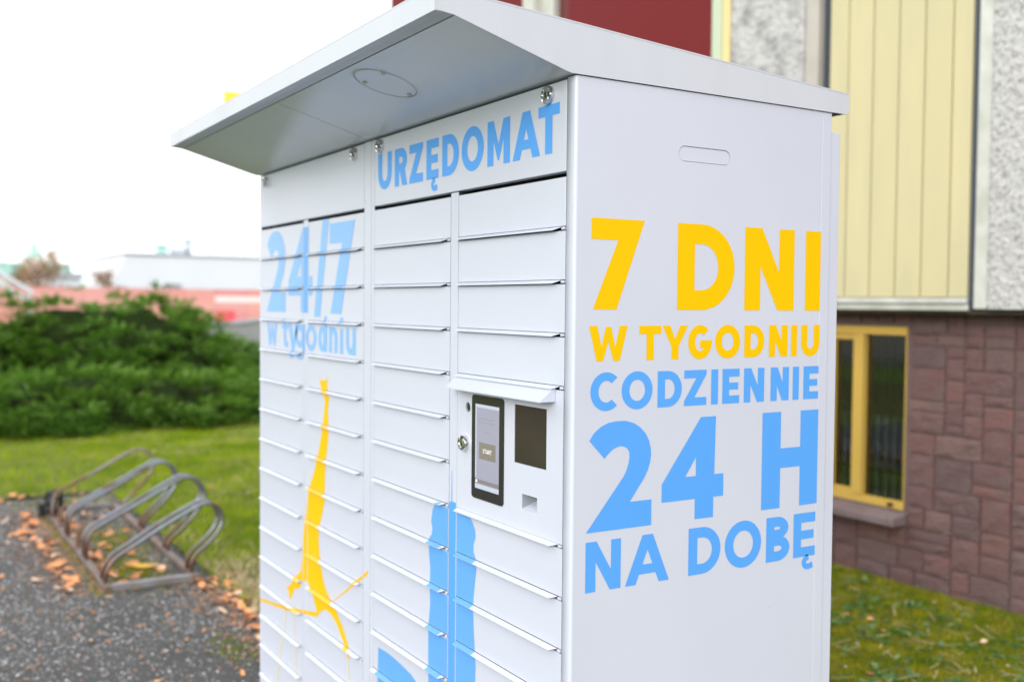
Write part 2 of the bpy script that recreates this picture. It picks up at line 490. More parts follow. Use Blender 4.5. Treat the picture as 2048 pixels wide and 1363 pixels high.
# ------------------------------------------------------------------ building behind the locker
FY = 3.50       # face of the upper storey
WY = 3.68       # face of the stone plinth wall
bld = thing('office_building', (-3.5, WY, 0), 'two storey building with red sandstone plinth, roughcast piers and yellow cladding behind the locker', 'building')
# masses
obj('plinth_core', box(-8.44, -2.62, WY + 0.012, WY + 6, -0.03, 1.52), M['mortar'], bld)
bm = bmesh.new()
bx(bm, -2.62, -2.095, WY + 0.012, WY + 6, -0.03, 0.43)     # below the window
bx(bm, -2.62, -2.095, WY + 0.012, WY + 6, 1.445, 1.52)
obj('plinth_core', bm, M['mortar'], bld)
obj('plinth_core', box(-2.095, 6, WY + 0.012, WY + 6, -0.03, 1.52), M['mortar'], bld)
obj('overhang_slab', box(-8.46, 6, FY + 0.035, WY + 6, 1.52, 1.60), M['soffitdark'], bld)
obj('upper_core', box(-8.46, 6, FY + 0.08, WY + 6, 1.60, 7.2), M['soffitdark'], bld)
obj('parapet', box(-8.5, 6.04, FY - 0.06, WY + 6.04, 7.2, 7.45), M['whitetrim'], bld)

# stones of the plinth: random ashlar on a fine grid, every stone in reach of the lens its own object
def stone_mesh(w, h, seed):
    rs = random.Random(seed)
    nx, nz = (6 if w > 0.2 else 4), (5 if h > 0.1 else 3)
    proud = rs.uniform(0.004, 0.017)
    ph, px_, tilt, tilt2 = rs.uniform(0, 50), rs.uniform(0.5, 1), rs.uniform(-0.5, 0.5), rs.uniform(-0.5, 0.5)
    vs, fs = [], []
    for j in range(nz):
        for i in range(nx):
            u, v = i / (nx - 1), j / (nz - 1)
            edge = 1.0 if 0 < i < nx - 1 and 0 < j < nz - 1 else 0.45
            jx = rs.uniform(-0.004, 0.004)
            n = noise.noise((u * w * 13 + ph, v * h * 16, ph * 0.7)) * 0.7 + 0.5
            d = 0.0035 + edge * proud * (0.15 + n * 1.3 + tilt * (u - 0.5) + tilt2 * (v - 0.5))
            vs.append((u * w + jx * (0 < i < nx - 1) + rs.uniform(-0.002, 0.002), -d, v * h + rs.uniform(-0.003, 0.003)))
    for j in range(nz - 1):
        for i in range(nx - 1):
            a = j * nx + i
            fs.append((a, a + 1, a + nx + 1, a + nx))
    ring = list(range(nx)) + [nx * (j + 1) - 1 for j in range(1, nz)] + [nx * nz - 2 - i for i in range(nx - 1)] + [nx * (nz - 1 - j) for j in range(1, nz - 1)]
    b0 = len(vs)
    for r_ in ring:
        vs.append((vs[r_][0], 0.02, vs[r_][2]))
    n = len(ring)
    for i in range(n):
        fs.append((ring[(i + 1) % n], ring[i], b0 + i, b0 + (i + 1) % n))
    return vs, fs

rest_v, rest_f = [], []
def stones(x0, x1, z0, z1, holes, seed, singles):
    rs = random.Random(seed)
    cw, ch = 0.055, 0.0585
    nx, nz = int(round((x1 - x0) / cw)), int(round((z1 - z0) / ch))
    cw, ch = (x1 - x0) / nx, (z1 - z0) / nz
    occ = [[False] * nx for _ in range(nz)]
    for j in range(nz):
        for i in range(nx):
            cx_, cz_ = x0 + (i + .5) * cw, z0 + (j + .5) * ch
            if any(a < cx_ < b and c < cz_ < d for a, b, c, d in holes):
                occ[j][i] = True
    for j in range(nz):
        for i in range(nx):
            if occ[j][i]:
                continue
            w_, h_ = rs.choice([2, 3, 3, 4, 4, 5]), rs.choice([1, 2, 2, 2, 2, 3])
            w = 0
            while w < w_ and i + w < nx and not occ[j][i + w]:
                w += 1
            rest = 0
            while i + w + rest < nx and not occ[j][i + w + rest]:
                rest += 1
            if rest == 1:
                w += 1
            h = 1
            while h < h_ and j + h < nz and not any(occ[j + h][i + k] for k in range(w)):
                h += 1
            for b in range(h):
                for a in range(w):
                    occ[j + b][i + a] = True
            g = 0.0040
            px, pz, pw, ph_ = x0 + i * cw + g, z0 + j * ch + g, w * cw - 2 * g, h * ch - 2 * g
            vs, fs = stone_mesh(pw, ph_, rs.random())
            if singles:
                me = bpy.data.meshes.new('stone')
                me.from_pydata(vs, [], fs)
                me.materials.append(M['stone'])
                o = bpy.data.objects.new('stone', me)
                o.location = Vector((px, WY + 0.008, pz)) - bld.location
                COL.objects.link(o)
                o.parent = bld
            else:
                k = len(rest_v)
                rest_v.extend((a + px, b + WY + 0.008, c + pz) for a, b, c in vs)
                rest_f.extend(tuple(k + q for q in f) for f in fs)
WIN = (-2.62, -2.095, 0.36, 1.45)
stones(-3.35, -1.458, 0.0, 1.52, [(WIN[0] - .02, WIN[1] + .0, 0.372, WIN[3])], 3, True)
stones(-1.452, -0.25, 0.0, 1.52, [], 5, True)
stones(-8.44, -3.355, 0.0, 1.52, [], 8, False)
stones(-0.245, 6.0, 0.0, 1.52, [], 9, False)
o = raw('stone_facing', rest_v, rest_f, M['stone'], bld)
o['kind'] = 'stuff'

# basement window: ochre frame, two lights, grille and curtain behind the glass, sandstone sill
win = obj('basement_window', box(-2.62, -2.095, WY + 0.55, WY + 0.57, 0.40, 1.50), M['room'], bld)
bm = bmesh.new()
bx(bm, -2.640, -2.622, WY + 0.02, WY + 0.56, 0.41, 1.46)
bx(bm, -2.097, -2.079, WY + 0.02, WY + 0.56, 0.41, 1.46)
obj('reveal', bm, M['room'], win)
fy0, fy1 = WY + 0.005, WY + 0.065
fr = bmesh.new()
bx(fr, -2.62, -2.098, fy0, fy1, 1.395, 1.442)      # head
bx(fr, -2.62, -2.098, fy0, fy1, 0.430, 0.474)      # bottom rail
bx(fr, -2.456, -2.385, fy0 - 0.006, fy1, 0.474, 1.395)   # mullion
bx(fr, -2.104, -2.098, fy0, fy1, 0.474, 1.395)     # right stile
bx(fr, -2.62, -2.606, fy0, fy1, 0.474, 1.395)
obj('frame', fr, M['ochre'], win, bevel=0.004)
obj('sash', box(-2.606, -2.456, fy0 + 0.012, fy1 - 0.01, 1.362, 1.395), M['ochre'], win, bevel=0.003)
obj('sash', box(-2.606, -2.456, fy0 + 0.012, fy1 - 0.01, 0.474, 0.500), M['ochre'], win, bevel=0.003)
raw('pane', [(-2.606, fy0 + 0.035, 0.500), (-2.456, fy0 + 0.035, 0.500), (-2.456, fy0 + 0.035, 1.362), (-2.606, fy0 + 0.035, 1.362)], [(0, 1, 2, 3)], M['glass'], win)
raw('pane', [(-2.385, fy0 + 0.035, 0.474), (-2.104, fy0 + 0.035, 0.474), (-2.104, fy0 + 0.035, 1.395), (-2.385, fy0 + 0.035, 1.395)], [(0, 1, 2, 3)], M['glass'], win)
bm = bmesh.new()
for k in range(5):
    x = -2.36 + k * 0.058
    tube(bm, [(x, WY + 0.062, 0.44), (x, WY + 0.062, 1.44)], 0.0065, 6)
for k in range(3):
    x = -2.59 + k * 0.05
    tube(bm, [(x, WY + 0.062, 0.44), (x, WY + 0.062, 1.44)], 0.0065, 6)
for z in (0.62, 0.98, 1.28):
    tube(bm, [(-2.62, WY + 0.062, z), (-2.10, WY + 0.062, z)], 0.006, 6)
for k in range(3):
    cx = -2.33 + k * 0.09
    tube(bm, [(cx + 0.04 * math.cos(a), WY + 0.062, 1.13 + 0.11 * math.sin(a)) for a in np.linspace(0, 2 * math.pi, 17)], 0.005, 6)
obj('grille', bm, M['iron'], win)
obj('half_curtain', box(-2.62, -2.10, WY + 0.082, WY + 0.085, 0.44, 0.93), M['netcurtain'], win)
cv, cf = [], []
for i in range(13):
    x = -2.62 + i * 0.012
    cv += [(x, WY + 0.24 + 0.015 * math.sin(i * 1.7), 1.46), (x - i * 0.004, WY + 0.24 + 0.015 * math.sin(i * 1.7), 0.75)]
for i in range(12):
    cf.append((2 * i, 2 * i + 2, 2 * i + 3, 2 * i + 1))
raw('curtain', cv, cf, M['curtain'], win, sm=True)
bm = bmesh.new()
extrude_poly(bm, [(WY + 0.07, 0.432), (WY - 0.105, 0.395), (WY - 0.105, 0.352), (WY + 0.07, 0.352)], 'x', -2.66, -2.075)
obj('window_sill', bm, M['sill'], bld, bevel=0.006)
obj('hinge_latch', box(-2.19, -2.165, fy0 - 0.02, fy0, 0.445, 0.462), M['iron'], win)

# upper storey, left to right
TOP = 7.2
def panel(name, x0, x1, y, z0, z1, mat, bev=0.004, depth=0.06):
    return obj(name, box(x0, x1, y, FY + 0.078, z0, z1), mat, bld, bevel=bev)
def roughcast_pier(x0, x1, mat, seed):
    z0, z1, step = 1.545, 4.4, 0.014
    y = FY - 0.012
    nx, nz = int((x1 - x0) / step) + 1, int((z1 - z0) / step) + 1
    X, Z = np.meshgrid(np.linspace(x0, x1, nx), np.linspace(z0, z1, nz))
    rg = np.random.default_rng(seed)
    Y = y - np.abs(rg.normal(0, 0.0065, X.shape)) - 0.004 * rg.random(X.shape)
    Y[:, 0] = Y[:, -1] = y + 0.004
    V = np.stack([X, Y, Z], -1).reshape(-1, 3)
    idx = np.arange(nx * nz).reshape(nz, nx)
    Q = np.stack([idx[:-1, :-1], idx[:-1, 1:], idx[1:, 1:], idx[1:, :-1]], -1).reshape(-1, 4)
    back = obj('roughcast_pier', box(x0, x1, y + 0.006, FY + 0.078, z0 - 0.002, TOP), mat, bld)
    np_mesh('render_face', V, Q, mat, back, 4)
    return back
def yellow_bay(x0, x1, seams):
    back = obj('cladding_panel', box(x0, x1, FY + 0.012, FY + 0.078, 1.602, TOP), M['groove'], bld)
    xs = [x0] + seams + [x1]
    for a, b in zip(xs, xs[1:]):
        obj('plank', box(a + 0.0045, b - 0.0045, FY - 0.004, FY + 0.0115, 1.604, TOP - 0.002), M['cladding'], back, bevel=0.004)
    panel('sill_trim', x0 - 0.0, x1, FY - 0.016, 1.572, 1.600, M['whitetrim'])
    panel('base_trim', x0 - 0.0, x1, FY + 0.0, 1.536, 1.570, M['whitetrim'])
panel('maroon_panel', -8.46, -5.83, FY + 0.01, 1.602, TOP, M['maroon'])
up_w = panel('upper_window', -5.80, -5.33, FY + 0.05, 2.4, 6.4, M['beige'])
obj('window_post', box(-5.80, -5.64, FY - 0.012, FY + 0.049, 2.4, 6.4), M['whitetrim'], up_w, bevel=0.004)
obj('window_post', box(-5.475, -5.335, FY - 0.012, FY + 0.049, 2.4, 6.4), M['whitetrim'], up_w, bevel=0.004)
panel('maroon_panel', -5.80, -5.33, FY + 0.01, 1.602, 2.397, M['maroon'])
panel('reveal_strip', -5.325, -5.125, FY + 0.04, 1.602, TOP, M['darkmaroon'])
panel('maroon_panel', -5.12, -3.47, FY - 0.02, 1.602, TOP, M['maroon'])
panel('green_frame', -3.465, -3.378, FY - 0.03, 1.602, TOP, M['palegreen'])
panel('cream_frame', -3.375, -3.312, FY - 0.02, 1.602, TOP, M['cornice'])
panel('base_trim', -8.46, -3.312, FY - 0.004, 1.536, 1.600, M['whitetrim'])
roughcast_pier(-3.309, -2.70, M['roughcast2'], 1)
panel('beige_strip', -2.697, -2.60, FY + 0.0, 1.545, TOP, M['beige'])
panel('joint_strip', -2.597, -2.513, FY + 0.045, 1.545, TOP, M['slate'])
yellow_bay(-2.51, -1.603, [-2.375, -2.207, -2.040, -1.880, -1.716])
panel('joint_strip', -1.601, -1.570, FY + 0.002, 1.545, TOP, M['slate'])
panel('white_strip', -1.5695, -1.498, FY - 0.004, 1.545, TOP, M['whitetrim'])
roughcast_pier(-1.495, -0.80, M['roughcast'], 2)
panel('joint_strip', -0.797, -0.72, FY + 0.045, 1.545, TOP, M['slate'])
yellow_bay(-0.717, 0.21, [-0.55, -0.383, -0.216, -0.05, 0.06])
panel('joint_strip', 0.213, 0.24, FY + 0.045, 1.545, TOP, M['slate'])
panel('white_strip', 0.243, 0.32, FY - 0.014, 1.545, TOP, M['whitetrim'])
roughcast_pier(0.323, 1.0, M['roughcast2'], 3)
panel('maroon_panel', 1.003, 5.98, FY - 0.02, 1.545, TOP, M['maroon'])

# ------------------------------------------------------------------ far things on the left, where the view opens
def at(dx, dy, dist):
    return CAM[0] + dx * dist, CAM[1] + dy * dist

# pale red hoarding, ~40 m off
hx = -38.0
ho = thing('red_hoarding', (hx, 10, 0), 'long pale red board hoarding across the far side behind the juniper', 'fence')
y = -2.0
k = 0
while y < 24:
    obj('board', box(hx - 0.03, hx + 0.03, y, y + 1.17, 0.02, 1.55 + 0.40 + 0.012 * ((k * 7) % 3)), M['hoard'], ho)
    if k % 2 == 0:
        obj('post', box(hx - 0.14, hx - 0.031, y - 0.05, y + 0.05, 0.0, 2.0), M['fargrey'], ho)
    y += 1.185
    k += 1
obj('top_rail', box(hx - 0.02, hx + 0.05, -2, 24, 1.965, 2.01), M['hoard'], ho)
o = tag(obj('red_sign', box(hx + 0.032, hx + 0.06, 9.85, 10.55, 0.78, 1.20), M['redsign']), 'small square red sign on the pink hoarding above the grey wall', 'sign')
o = tag(obj('pale_banner', box(hx + 0.032, hx + 0.05, 9.8, 12.8, 1.50, 1.74), M['palepaint']), 'long pale pink banner above the small red sign', 'banner')

# grey concrete wall, stepping down towards the bush
bm = bmesh.new()
gx = -22.5
extrude_poly(bm, [(5.2, -0.03), (12.0, -0.03), (12.0, 1.75), (8.2, 1.42), (6.9, 1.12), (6.1, 1.02), (5.2, 0.98)], 'x', gx - 0.25, gx)
gw = tag(obj('concrete_wall', bm, M['concrete'], bevel=0.02), 'low grey concrete wall with rising top between juniper and red hoarding', 'wall')
bm = bmesh.new()
for (ya, za), (yb, zb) in (((5.2, 0.98), (6.1, 1.02)), ((6.1, 1.02), (6.9, 1.12)), ((6.9, 1.12), (8.2, 1.42)), ((8.2, 1.42), (12.0, 1.75))):
    extrude_poly(bm, [(ya, za + 0.002), (yb, zb + 0.002), (yb, zb + 0.07), (ya, za + 0.07)], 'x', gx - 0.29, gx + 0.04)
obj('coping', bm, M['fargrey'], gw)

# white flat-roofed hall
hall = thing('white_hall', (-57, 16, 0), 'long white flat roofed hall with a sloping left end beyond the hoarding', 'building')
bm = bmesh.new()
extrude_poly(bm, [(9.65, 0), (30, 0), (30, 4.05), (10.25, 3.98), (9.65, 2.7)], 'x', -68, -57)
obj('hall_wall', bm, M['farwhite'], hall)
obj('hall_roof', box(-68.1, -56.9, 10.2, 30.1, 4.06, 4.16), M['palegrey'], hall)
for yy in (12.35,):
    w_ = obj('window', box(-56.99, -56.93, yy, yy + 0.8, 2.05, 2.5), M['farwin'], hall)
for i, (yy, hh, ww) in enumerate(((12.4, 0.55, 0.5), (13.2, 0.35, 0.9), (13.95, 0.95, 0.35))):
    bm = bmesh.new()
    bx(bm, -59.6, -59.0, yy, yy + ww, 4.2, 4.2 + hh * 0.8)
    bx(bm, -59.75, -58.85, yy - 0.1, yy + ww + 0.1, 4.2 + hh * 0.8 + 0.003, 4.2 + hh)
    obj('roof_vent', bm, M['palegrey'] if i else M['verdigris'], hall)
bm = bmesh.new()
for q in range(9):
    tube(bm, [(-60, 15.6 + q * 0.42, 4.2), (-60, 15.6 + q * 0.42 + random.uniform(-.1, .1), 4.9 + 0.5 * random.random())], 0.03, 5)
tube(bm, [(-60, 15.5, 4.62), (-60, 17.2, 4.50)], 0.09, 6)
obj('roof_mast', bm, M['fargrey'], hall)

# low dark-roofed house and church with copper spire
low = thing('low_house', (-75, 9.5, 0), 'low white house with dark flat roof between two brown trees', 'building')
obj('house_wall', box(-83, -75, 8.2, 11.9, 0, 3.02), M['farwhite'], low)
obj('roof', box(-83.2, -74.8, 8.0, 12.1, 3.023, 3.42), M['fargrey'], low)
for yy in (8.7, 9.9, 11.0):
    obj('window', box(-74.99, -74.95, yy, yy + 0.55, 1.7, 2.5), M['farwin'], low)
ch = thing('church', (-120, 13, 0), 'distant church with verdigris copper roof and thin green spire', 'building')
obj('nave_wall', box(-135, -121, 9, 16.9, 0, 4.2), M['churchwall'], ch)
bm = bmesh.new()
extrude_poly(bm, [(8.7, 4.203), (17.2, 4.203), (16.7, 5.5), (9.1, 5.5)], 'x', -135, -120.8)
obj('copper_roof', bm, M['verdigris'], ch)
obj('tower', box(-120.7, -118.7, 12.2, 14.0, 0, 6.0), M['churchwall'], ch)
bm = bmesh.new()
cx_, cy_ = -119.7, 13.1
seg = 8
prof = [(1.0, 6.003), (0.75, 6.5), (0.30, 7.0), (0.20, 7.6), (0.05, 9.0), (0.0, 9.05)]
rings = [[bm.verts.new((cx_ + max(r_, 0.002) * math.cos(2 * math.pi * q / seg), cy_ + max(r_, 0.002) * math.sin(2 * math.pi * q / seg), z)) for q in range(seg)] for r_, z in prof]
for a, b in zip(rings, rings[1:]):
    for q in range(seg):
        bm.faces.new((a[q], a[(q + 1) % seg], b[(q + 1) % seg], b[q]))
obj('spire', bm, M['verdigris'], ch)
ch2 = thing('copper_roofed_house', (-118, 7, 0), 'distant house with verdigris copper roof at the left edge', 'building')
obj('house_wall', box(-128, -118.2, 3.5, 10.6, 0, 4.1), M['churchwall'], ch2)
bm = bmesh.new()
extrude_poly(bm, [(3.2, 4.103), (10.9, 4.103), (10.3, 5.5), (3.8, 5.5)], 'x', -128.3, -117.9)
obj('copper_roof', bm, M['verdigris'], ch2)

# white slanted stair rail in front of the hoarding
rl = thing('stair_rail', (-32, 2.2, 0), 'white slanted metal stair rail at the far left edge', 'railing')
for off in (0.0, -0.32):
    bm = bmesh.new()
    tube(bm, [(-32.0, 1.0, 2.90 + off), (-32.0, 2.75, 1.75 + off)], 0.07, 8)
    obj('rail', bm, M['farwhite'], rl)
for yy, zz in ((1.1, 2.8), (2.7, 1.75)):
    bm = bmesh.new()
    tube(bm, [(-32.08, yy, 0), (-32.08, yy, zz)], 0.05, 8)
    obj('post', bm, M['farwhite'], rl)

# yellow sign on a pole, only its corner clears the locker roof
sx, sy = at(-0.9613, 0.2756, 25)
sg = thing('yellow_sign', (sx, sy + 1.1, 0), 'yellow sign plate on a tall pole peeking over the locker roof edge', 'sign')
obj('sign_plate', box(sx - 0.03, sx + 0.03, sy - 0.06, sy + 1.3, 5.60, 6.42), M['yellowsign'], sg, bevel=0.01)
bm = bmesh.new()
tube(bm, [(sx - 0.1, sy + 1.1, 0), (sx - 0.1, sy + 1.1, 6.35)], 0.06, 10)
obj('pole', bm, M['fargrey'], sg)

# ------------------------------------------------------------------ trees and bushes
def leaf_cloud(name, mat, pts, size, parent, rg, flat=0.4):
    """small two-triangle leaf clumps at pts"""
    n = len(pts)
    d1 = rg.normal(size=(n, 3)); d1 /= np.linalg.norm(d1, axis=1)[:, None]
    d2 = rg.normal(size=(n, 3)); d2 -= (d2 * d1).sum(1)[:, None] * d1
    d2 /= np.linalg.norm(d2, axis=1)[:, None]
    s = size * (0.5 + rg.random((n, 1)))
    V = np.stack([pts - d1 * s, pts + d2 * s * 0.5, pts + d1 * s, pts - d2 * s * 0.5], 1).reshape(-1, 3)
    Q = np.arange(n * 4).reshape(n, 4)
    o = np_mesh(name, V, Q, mat, parent, 4)
    o['kind'] = 'stuff'
    return o

def tree(name, x, y, h, rad, trunk, label, mat, leafn, lsize, group, seed, hollow=0.0):
    rg = np.random.default_rng(seed)
    rs = random.Random(seed)
    t = thing(name, (x, y, 0), label, 'tree', group)
    bm = bmesh.new()
    tube(bm, catmull([(x, y, 0), (x + 0.03 * h, y, h * 0.3), (x, y + 0.02 * h, h * 0.6), (x, y, h * 0.85)], 4), trunk, 8, taper=trunk * 0.35)
    obj('trunk', bm, M['bark'], t)
    bm = bmesh.new()
    tips = []
    for k in range(16):
        a = k * 2.4
        z0 = h * rs.uniform(0.25, 0.75)
        L = rad * rs.uniform(0.6, 1.05)
        el = rs.uniform(0.25, 0.9)
        p1 = Vector((x, y, z0))
        p3 = p1 + Vector((math.cos(a) * L, math.sin(a) * L, L * el))
        p2 = (p1 + p3) / 2 + Vector((0, 0, 0.1 * L))
        tube(bm, [p1, p2, p3], trunk * 0.35, 5, taper=trunk * 0.08)
        tips += [p2, p3, (p2 + p3) / 2]
        for q in range(3):
            p4 = p2.lerp(p3, rs.random()) + Vector((rs.uniform(-.4, .4), rs.uniform(-.4, .4), rs.uniform(0, .5))) * rad * 0.6
            tube(bm, [p2.lerp(p3, 0.4), p4], trunk * 0.12, 4, taper=trunk * 0.04)
            tips.append(p4)
    obj('limb', bm, M['bark'], t)
    tips = np.array([list(p) for p in tips])
    pts = tips[rg.integers(0, len(tips), leafn)] + rg.normal(0, rad * 0.19, (leafn, 3))
    pts = pts[pts[:, 2] > h * 0.2]
    leaf_cloud('crown', mat, pts, lsize, t, rg)
    return t

x_, y_ = at(-0.9930, 0.1180, 52)
tree('autumn_tree', x_, y_, 3.6, 1.25, 0.10, 'rounded brown autumn tree in front of the church spire', M['brownleaf'], 2000, 0.075, 'brown trees beyond the hoarding', 21)
x_, y_ = at(-0.9842, 0.1768, 50)
tree('autumn_tree', x_, y_, 3.2, 0.62, 0.06, 'slim brown autumn tree beside the sloping end of the white hall', M['brownleaf'], 1000, 0.07, 'brown trees beyond the hoarding', 23)
# dark conifers across the path (they show mirrored in the basement window)
for k, (cx_, cy_, hh) in enumerate(((-19.5, -12.5, 7.5), (-15.2, -13.5, 6.2), (-11.0, -12.8, 7.8), (-6.6, -13.6, 6.6), (-24.0, -13.0, 6.5))):
    tree('broad_tree', cx_, cy_, hh, hh * 0.36, 0.2, 'dark green tree across the path mirrored in the basement window', M['darkleaf'], 5200, 0.2, 'dark trees across the path', 40 + k)

def juniper(name, label, cx, cy, rx, ry, h, n, seed, L=0.3, front=None, skew=0.0):
    """spreading juniper: inner twig core and thousands of small feathered sprays lying in tiers"""
    t = thing(name, (cx, cy, 0), label, 'bush', 'spreading junipers on the lawn')
    rg = np.random.default_rng(seed)
    off = seed * 3.1
    def shape(th, ph):
        """radius factor of the mound in direction azimuth th, elevation ph; lumps have a size in metres"""
        c = math.cos(ph)
        p = Vector((rx * c * math.cos(th), ry * c * math.sin(th), h * 1.3 * math.sin(ph)))
        f = 1.0 + 0.09 * noise.noise(p * 0.75 + Vector((off, 0, 0))) + 0.18 * noise.noise(p * 1.7 + Vector((0, off, 0))) + 0.13 * noise.noise(p * 3.9 + Vector((0, off, 0)))
        return f + 0.05 * math.sin(ph * 8.0 + 4 * noise.noise(p * 0.8 + Vector((0, 0, off))))
    def pos(th, ph, k=1.0):
        f = shape(th, ph) * k
        c = math.cos(ph) ** 1.05
        return Vector((cx + rx * f * c * math.cos(th), cy + ry * f * c * math.sin(th), max(0.03, h * f * math.sin(ph) + skew * 0)))
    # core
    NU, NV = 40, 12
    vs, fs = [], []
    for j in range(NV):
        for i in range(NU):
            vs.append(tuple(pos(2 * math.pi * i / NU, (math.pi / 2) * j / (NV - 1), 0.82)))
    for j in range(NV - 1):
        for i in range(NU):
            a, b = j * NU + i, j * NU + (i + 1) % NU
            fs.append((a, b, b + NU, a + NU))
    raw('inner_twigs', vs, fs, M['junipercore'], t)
    bm = bmesh.new()
    rs = random.Random(seed)
    for k in range(14):
        th = rs.uniform(0, 2 * math.pi)
        ph = rs.uniform(0.1, 1.0)
        tube(bm, [(cx, cy, 0.02), pos(th, ph, 0.5) , pos(th, ph, 0.95)], 0.03, 5, taper=0.008)
    obj('branch', bm, M['bark'], t)
    P, D = [], []
    nc = max(12, n // 120)
    done = 0
    while done < n:
        # one plume: a flattened burst of sprays growing out of a point on the mound
        th = rs.uniform(0, 2 * math.pi)
        ph = math.asin(rs.random() ** 1.25) * 0.97
        p = pos(th, ph, rs.uniform(0.84, 0.97))
        c = p - Vector((cx, cy, -0.3 * h))
        c = Vector((c.x / rx, c.y / ry, c.z / h * 0.7)).normalized()
        axis = Vector((c.x + rs.uniform(-.3, .3), c.y + rs.uniform(-.3, .3), c.z * 0.5 + 0.12)).normalized()
        size = rs.uniform(0.14, 0.30)
        for k in range(64):
            v = Vector((rs.gauss(0, 1), rs.gauss(0, 1), rs.gauss(0, 0.5)))
            v = (v.normalized() * 0.75 + axis * 0.9)
            v.z = v.z * 0.75 + 0.06
            r_ = size * rs.random() ** 0.6
            q = p + v * r_
            if q.z < 0.03 or q.z > p.z + 0.075:
                continue
            P.append(q)
            D.append((v + Vector((rs.uniform(-.3, .3), rs.uniform(-.3, .3), rs.uniform(-.15, .25)))).normalized())
        done += 64
    P, D = np.array([list(p) for p in P]), np.array([list(d) for d in D])
    n = len(P)
    upv = np.array([0, 0, 1.0]) + rg.normal(0, 0.35, (n, 3))
    S = np.cross(D, upv); S /= np.linalg.norm(S, axis=1)[:, None]
    U = np.cross(S, D)
    ln = L * (0.55 + 0.7 * rg.random((n, 1)))
    V = []
    K = 9
    for q in range(K):
        f = 0.12 + 0.88 * q / (K - 1)
        side = 1 if q % 2 else -1
        droop = -0.16 * f * f
        a = P + D * ln * f * 0.85 + U * ln * droop
        tl = ln * (0.42 - 0.22 * f)
        tipdir = D * 0.85 + S * side * (0.62 - 0.55 * (q == K - 1)) + U * (0.12 + 0.1 * rg.normal(size=(n, 1)))
        tip = a + tipdir * tl
        wv = np.cross(tipdir, U); wv /= np.linalg.norm(wv, axis=1)[:, None]
        wid = ln * 0.055
        V.append(np.stack([a - wv * wid, a + wv * wid, tip], 1))
    # one connected strip per spray keeps the colour of a spray together
    V = np.stack(V, 1)                        # n,K,3,3
    Va = V.reshape(n, K * 3, 3)
    idx = np.arange(n * K * 3).reshape(n, K, 3)
    tri = idx.reshape(-1, 3)
    # thin link triangles join the twigs of a spray into one island
    link = np.stack([idx[:, :-1, 0], idx[:, :-1, 1], idx[:, 1:, 0]], -1).reshape(-1, 3)
    o = np_mesh('foliage', Va.reshape(-1, 3), np.concatenate([tri, link]), M['juniper'], t)
    o['kind'] = 'stuff'
    return t

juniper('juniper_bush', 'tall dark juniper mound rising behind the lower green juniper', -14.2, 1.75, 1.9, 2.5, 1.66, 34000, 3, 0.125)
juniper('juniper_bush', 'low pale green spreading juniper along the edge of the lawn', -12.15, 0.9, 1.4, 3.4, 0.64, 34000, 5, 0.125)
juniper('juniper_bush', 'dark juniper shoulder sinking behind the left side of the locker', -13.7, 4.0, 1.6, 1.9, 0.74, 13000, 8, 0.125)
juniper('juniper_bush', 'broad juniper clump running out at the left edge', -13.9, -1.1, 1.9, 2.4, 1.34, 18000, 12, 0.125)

# grass, moss and weeds
def blades(name, mat, X, Y, Z, h, w, lean, rg):
    n = len(X)
    a = rg.random(n) * 2 * np.pi
    l = rg.normal(0, lean, n)
    hh = h * (0.5 + rg.random(n))
    c, s = np.cos(a) * w / 2, np.sin(a) * w / 2
    b = rg.random(n) * 2 * np.pi
    V = np.stack([np.stack([X - c, Y - s, Z - 0.004], -1), np.stack([X + c, Y + s, Z - 0.004], -1),
                  np.stack([X + l * hh * np.cos(b), Y + l * hh * np.sin(b), Z + hh], -1)], 1).reshape(-1, 3)
    return tag(np_mesh(name, V, np.arange(n * 3).reshape(n, 3), mat), kind='stuff')

def scatter_wedge(n, x0, x1, y0, y1):
    return RNG.uniform(x0, x1, n), RNG.uniform(y0, y1, n)
def lz(X, Y):
    return 0.012 + 0.02 * np.clip((Y - LAWN_E) / 0.4, 0, 1)
# left lawn
X, Y = scatter_wedge(120000, -13.5, -2.0, 0.45, 4.2)
keep = (Y - CAM[1]) < (-(X - CAM[0])) * 0.45
keep &= Y > LAWN_E - 0.02 + 0.05 * np.sin(X * 3.1) + 0.04 * np.sin(X * 7.7 + 1) + 0.03 * RNG.normal(size=len(X))
bare = np.exp(-(((X + 3.75) / 0.55) ** 2 + ((Y - 0.62) / 0.16) ** 2))
keep &= RNG.random(len(X)) > bare * 1.1
X, Y = X[keep], Y[keep]
blades('lawn_grass', M['grass'], X, Y, lz(X, Y), 0.036, 0.010, 1.1, RNG)
X, Y = scatter_wedge(36000, -13.5, -7.2, -3.0, 0.46)
X = X - 0.05 * np.abs(RNG.normal(size=len(X)))
keep = X < -7.22 + 0.05 * np.sin(Y * 5)
X, Y = X[keep], Y[keep]
blades('lawn_grass', M['grass'], X, Y, np.full(len(X), 0.025), 0.045, 0.009, 0.7, RNG)
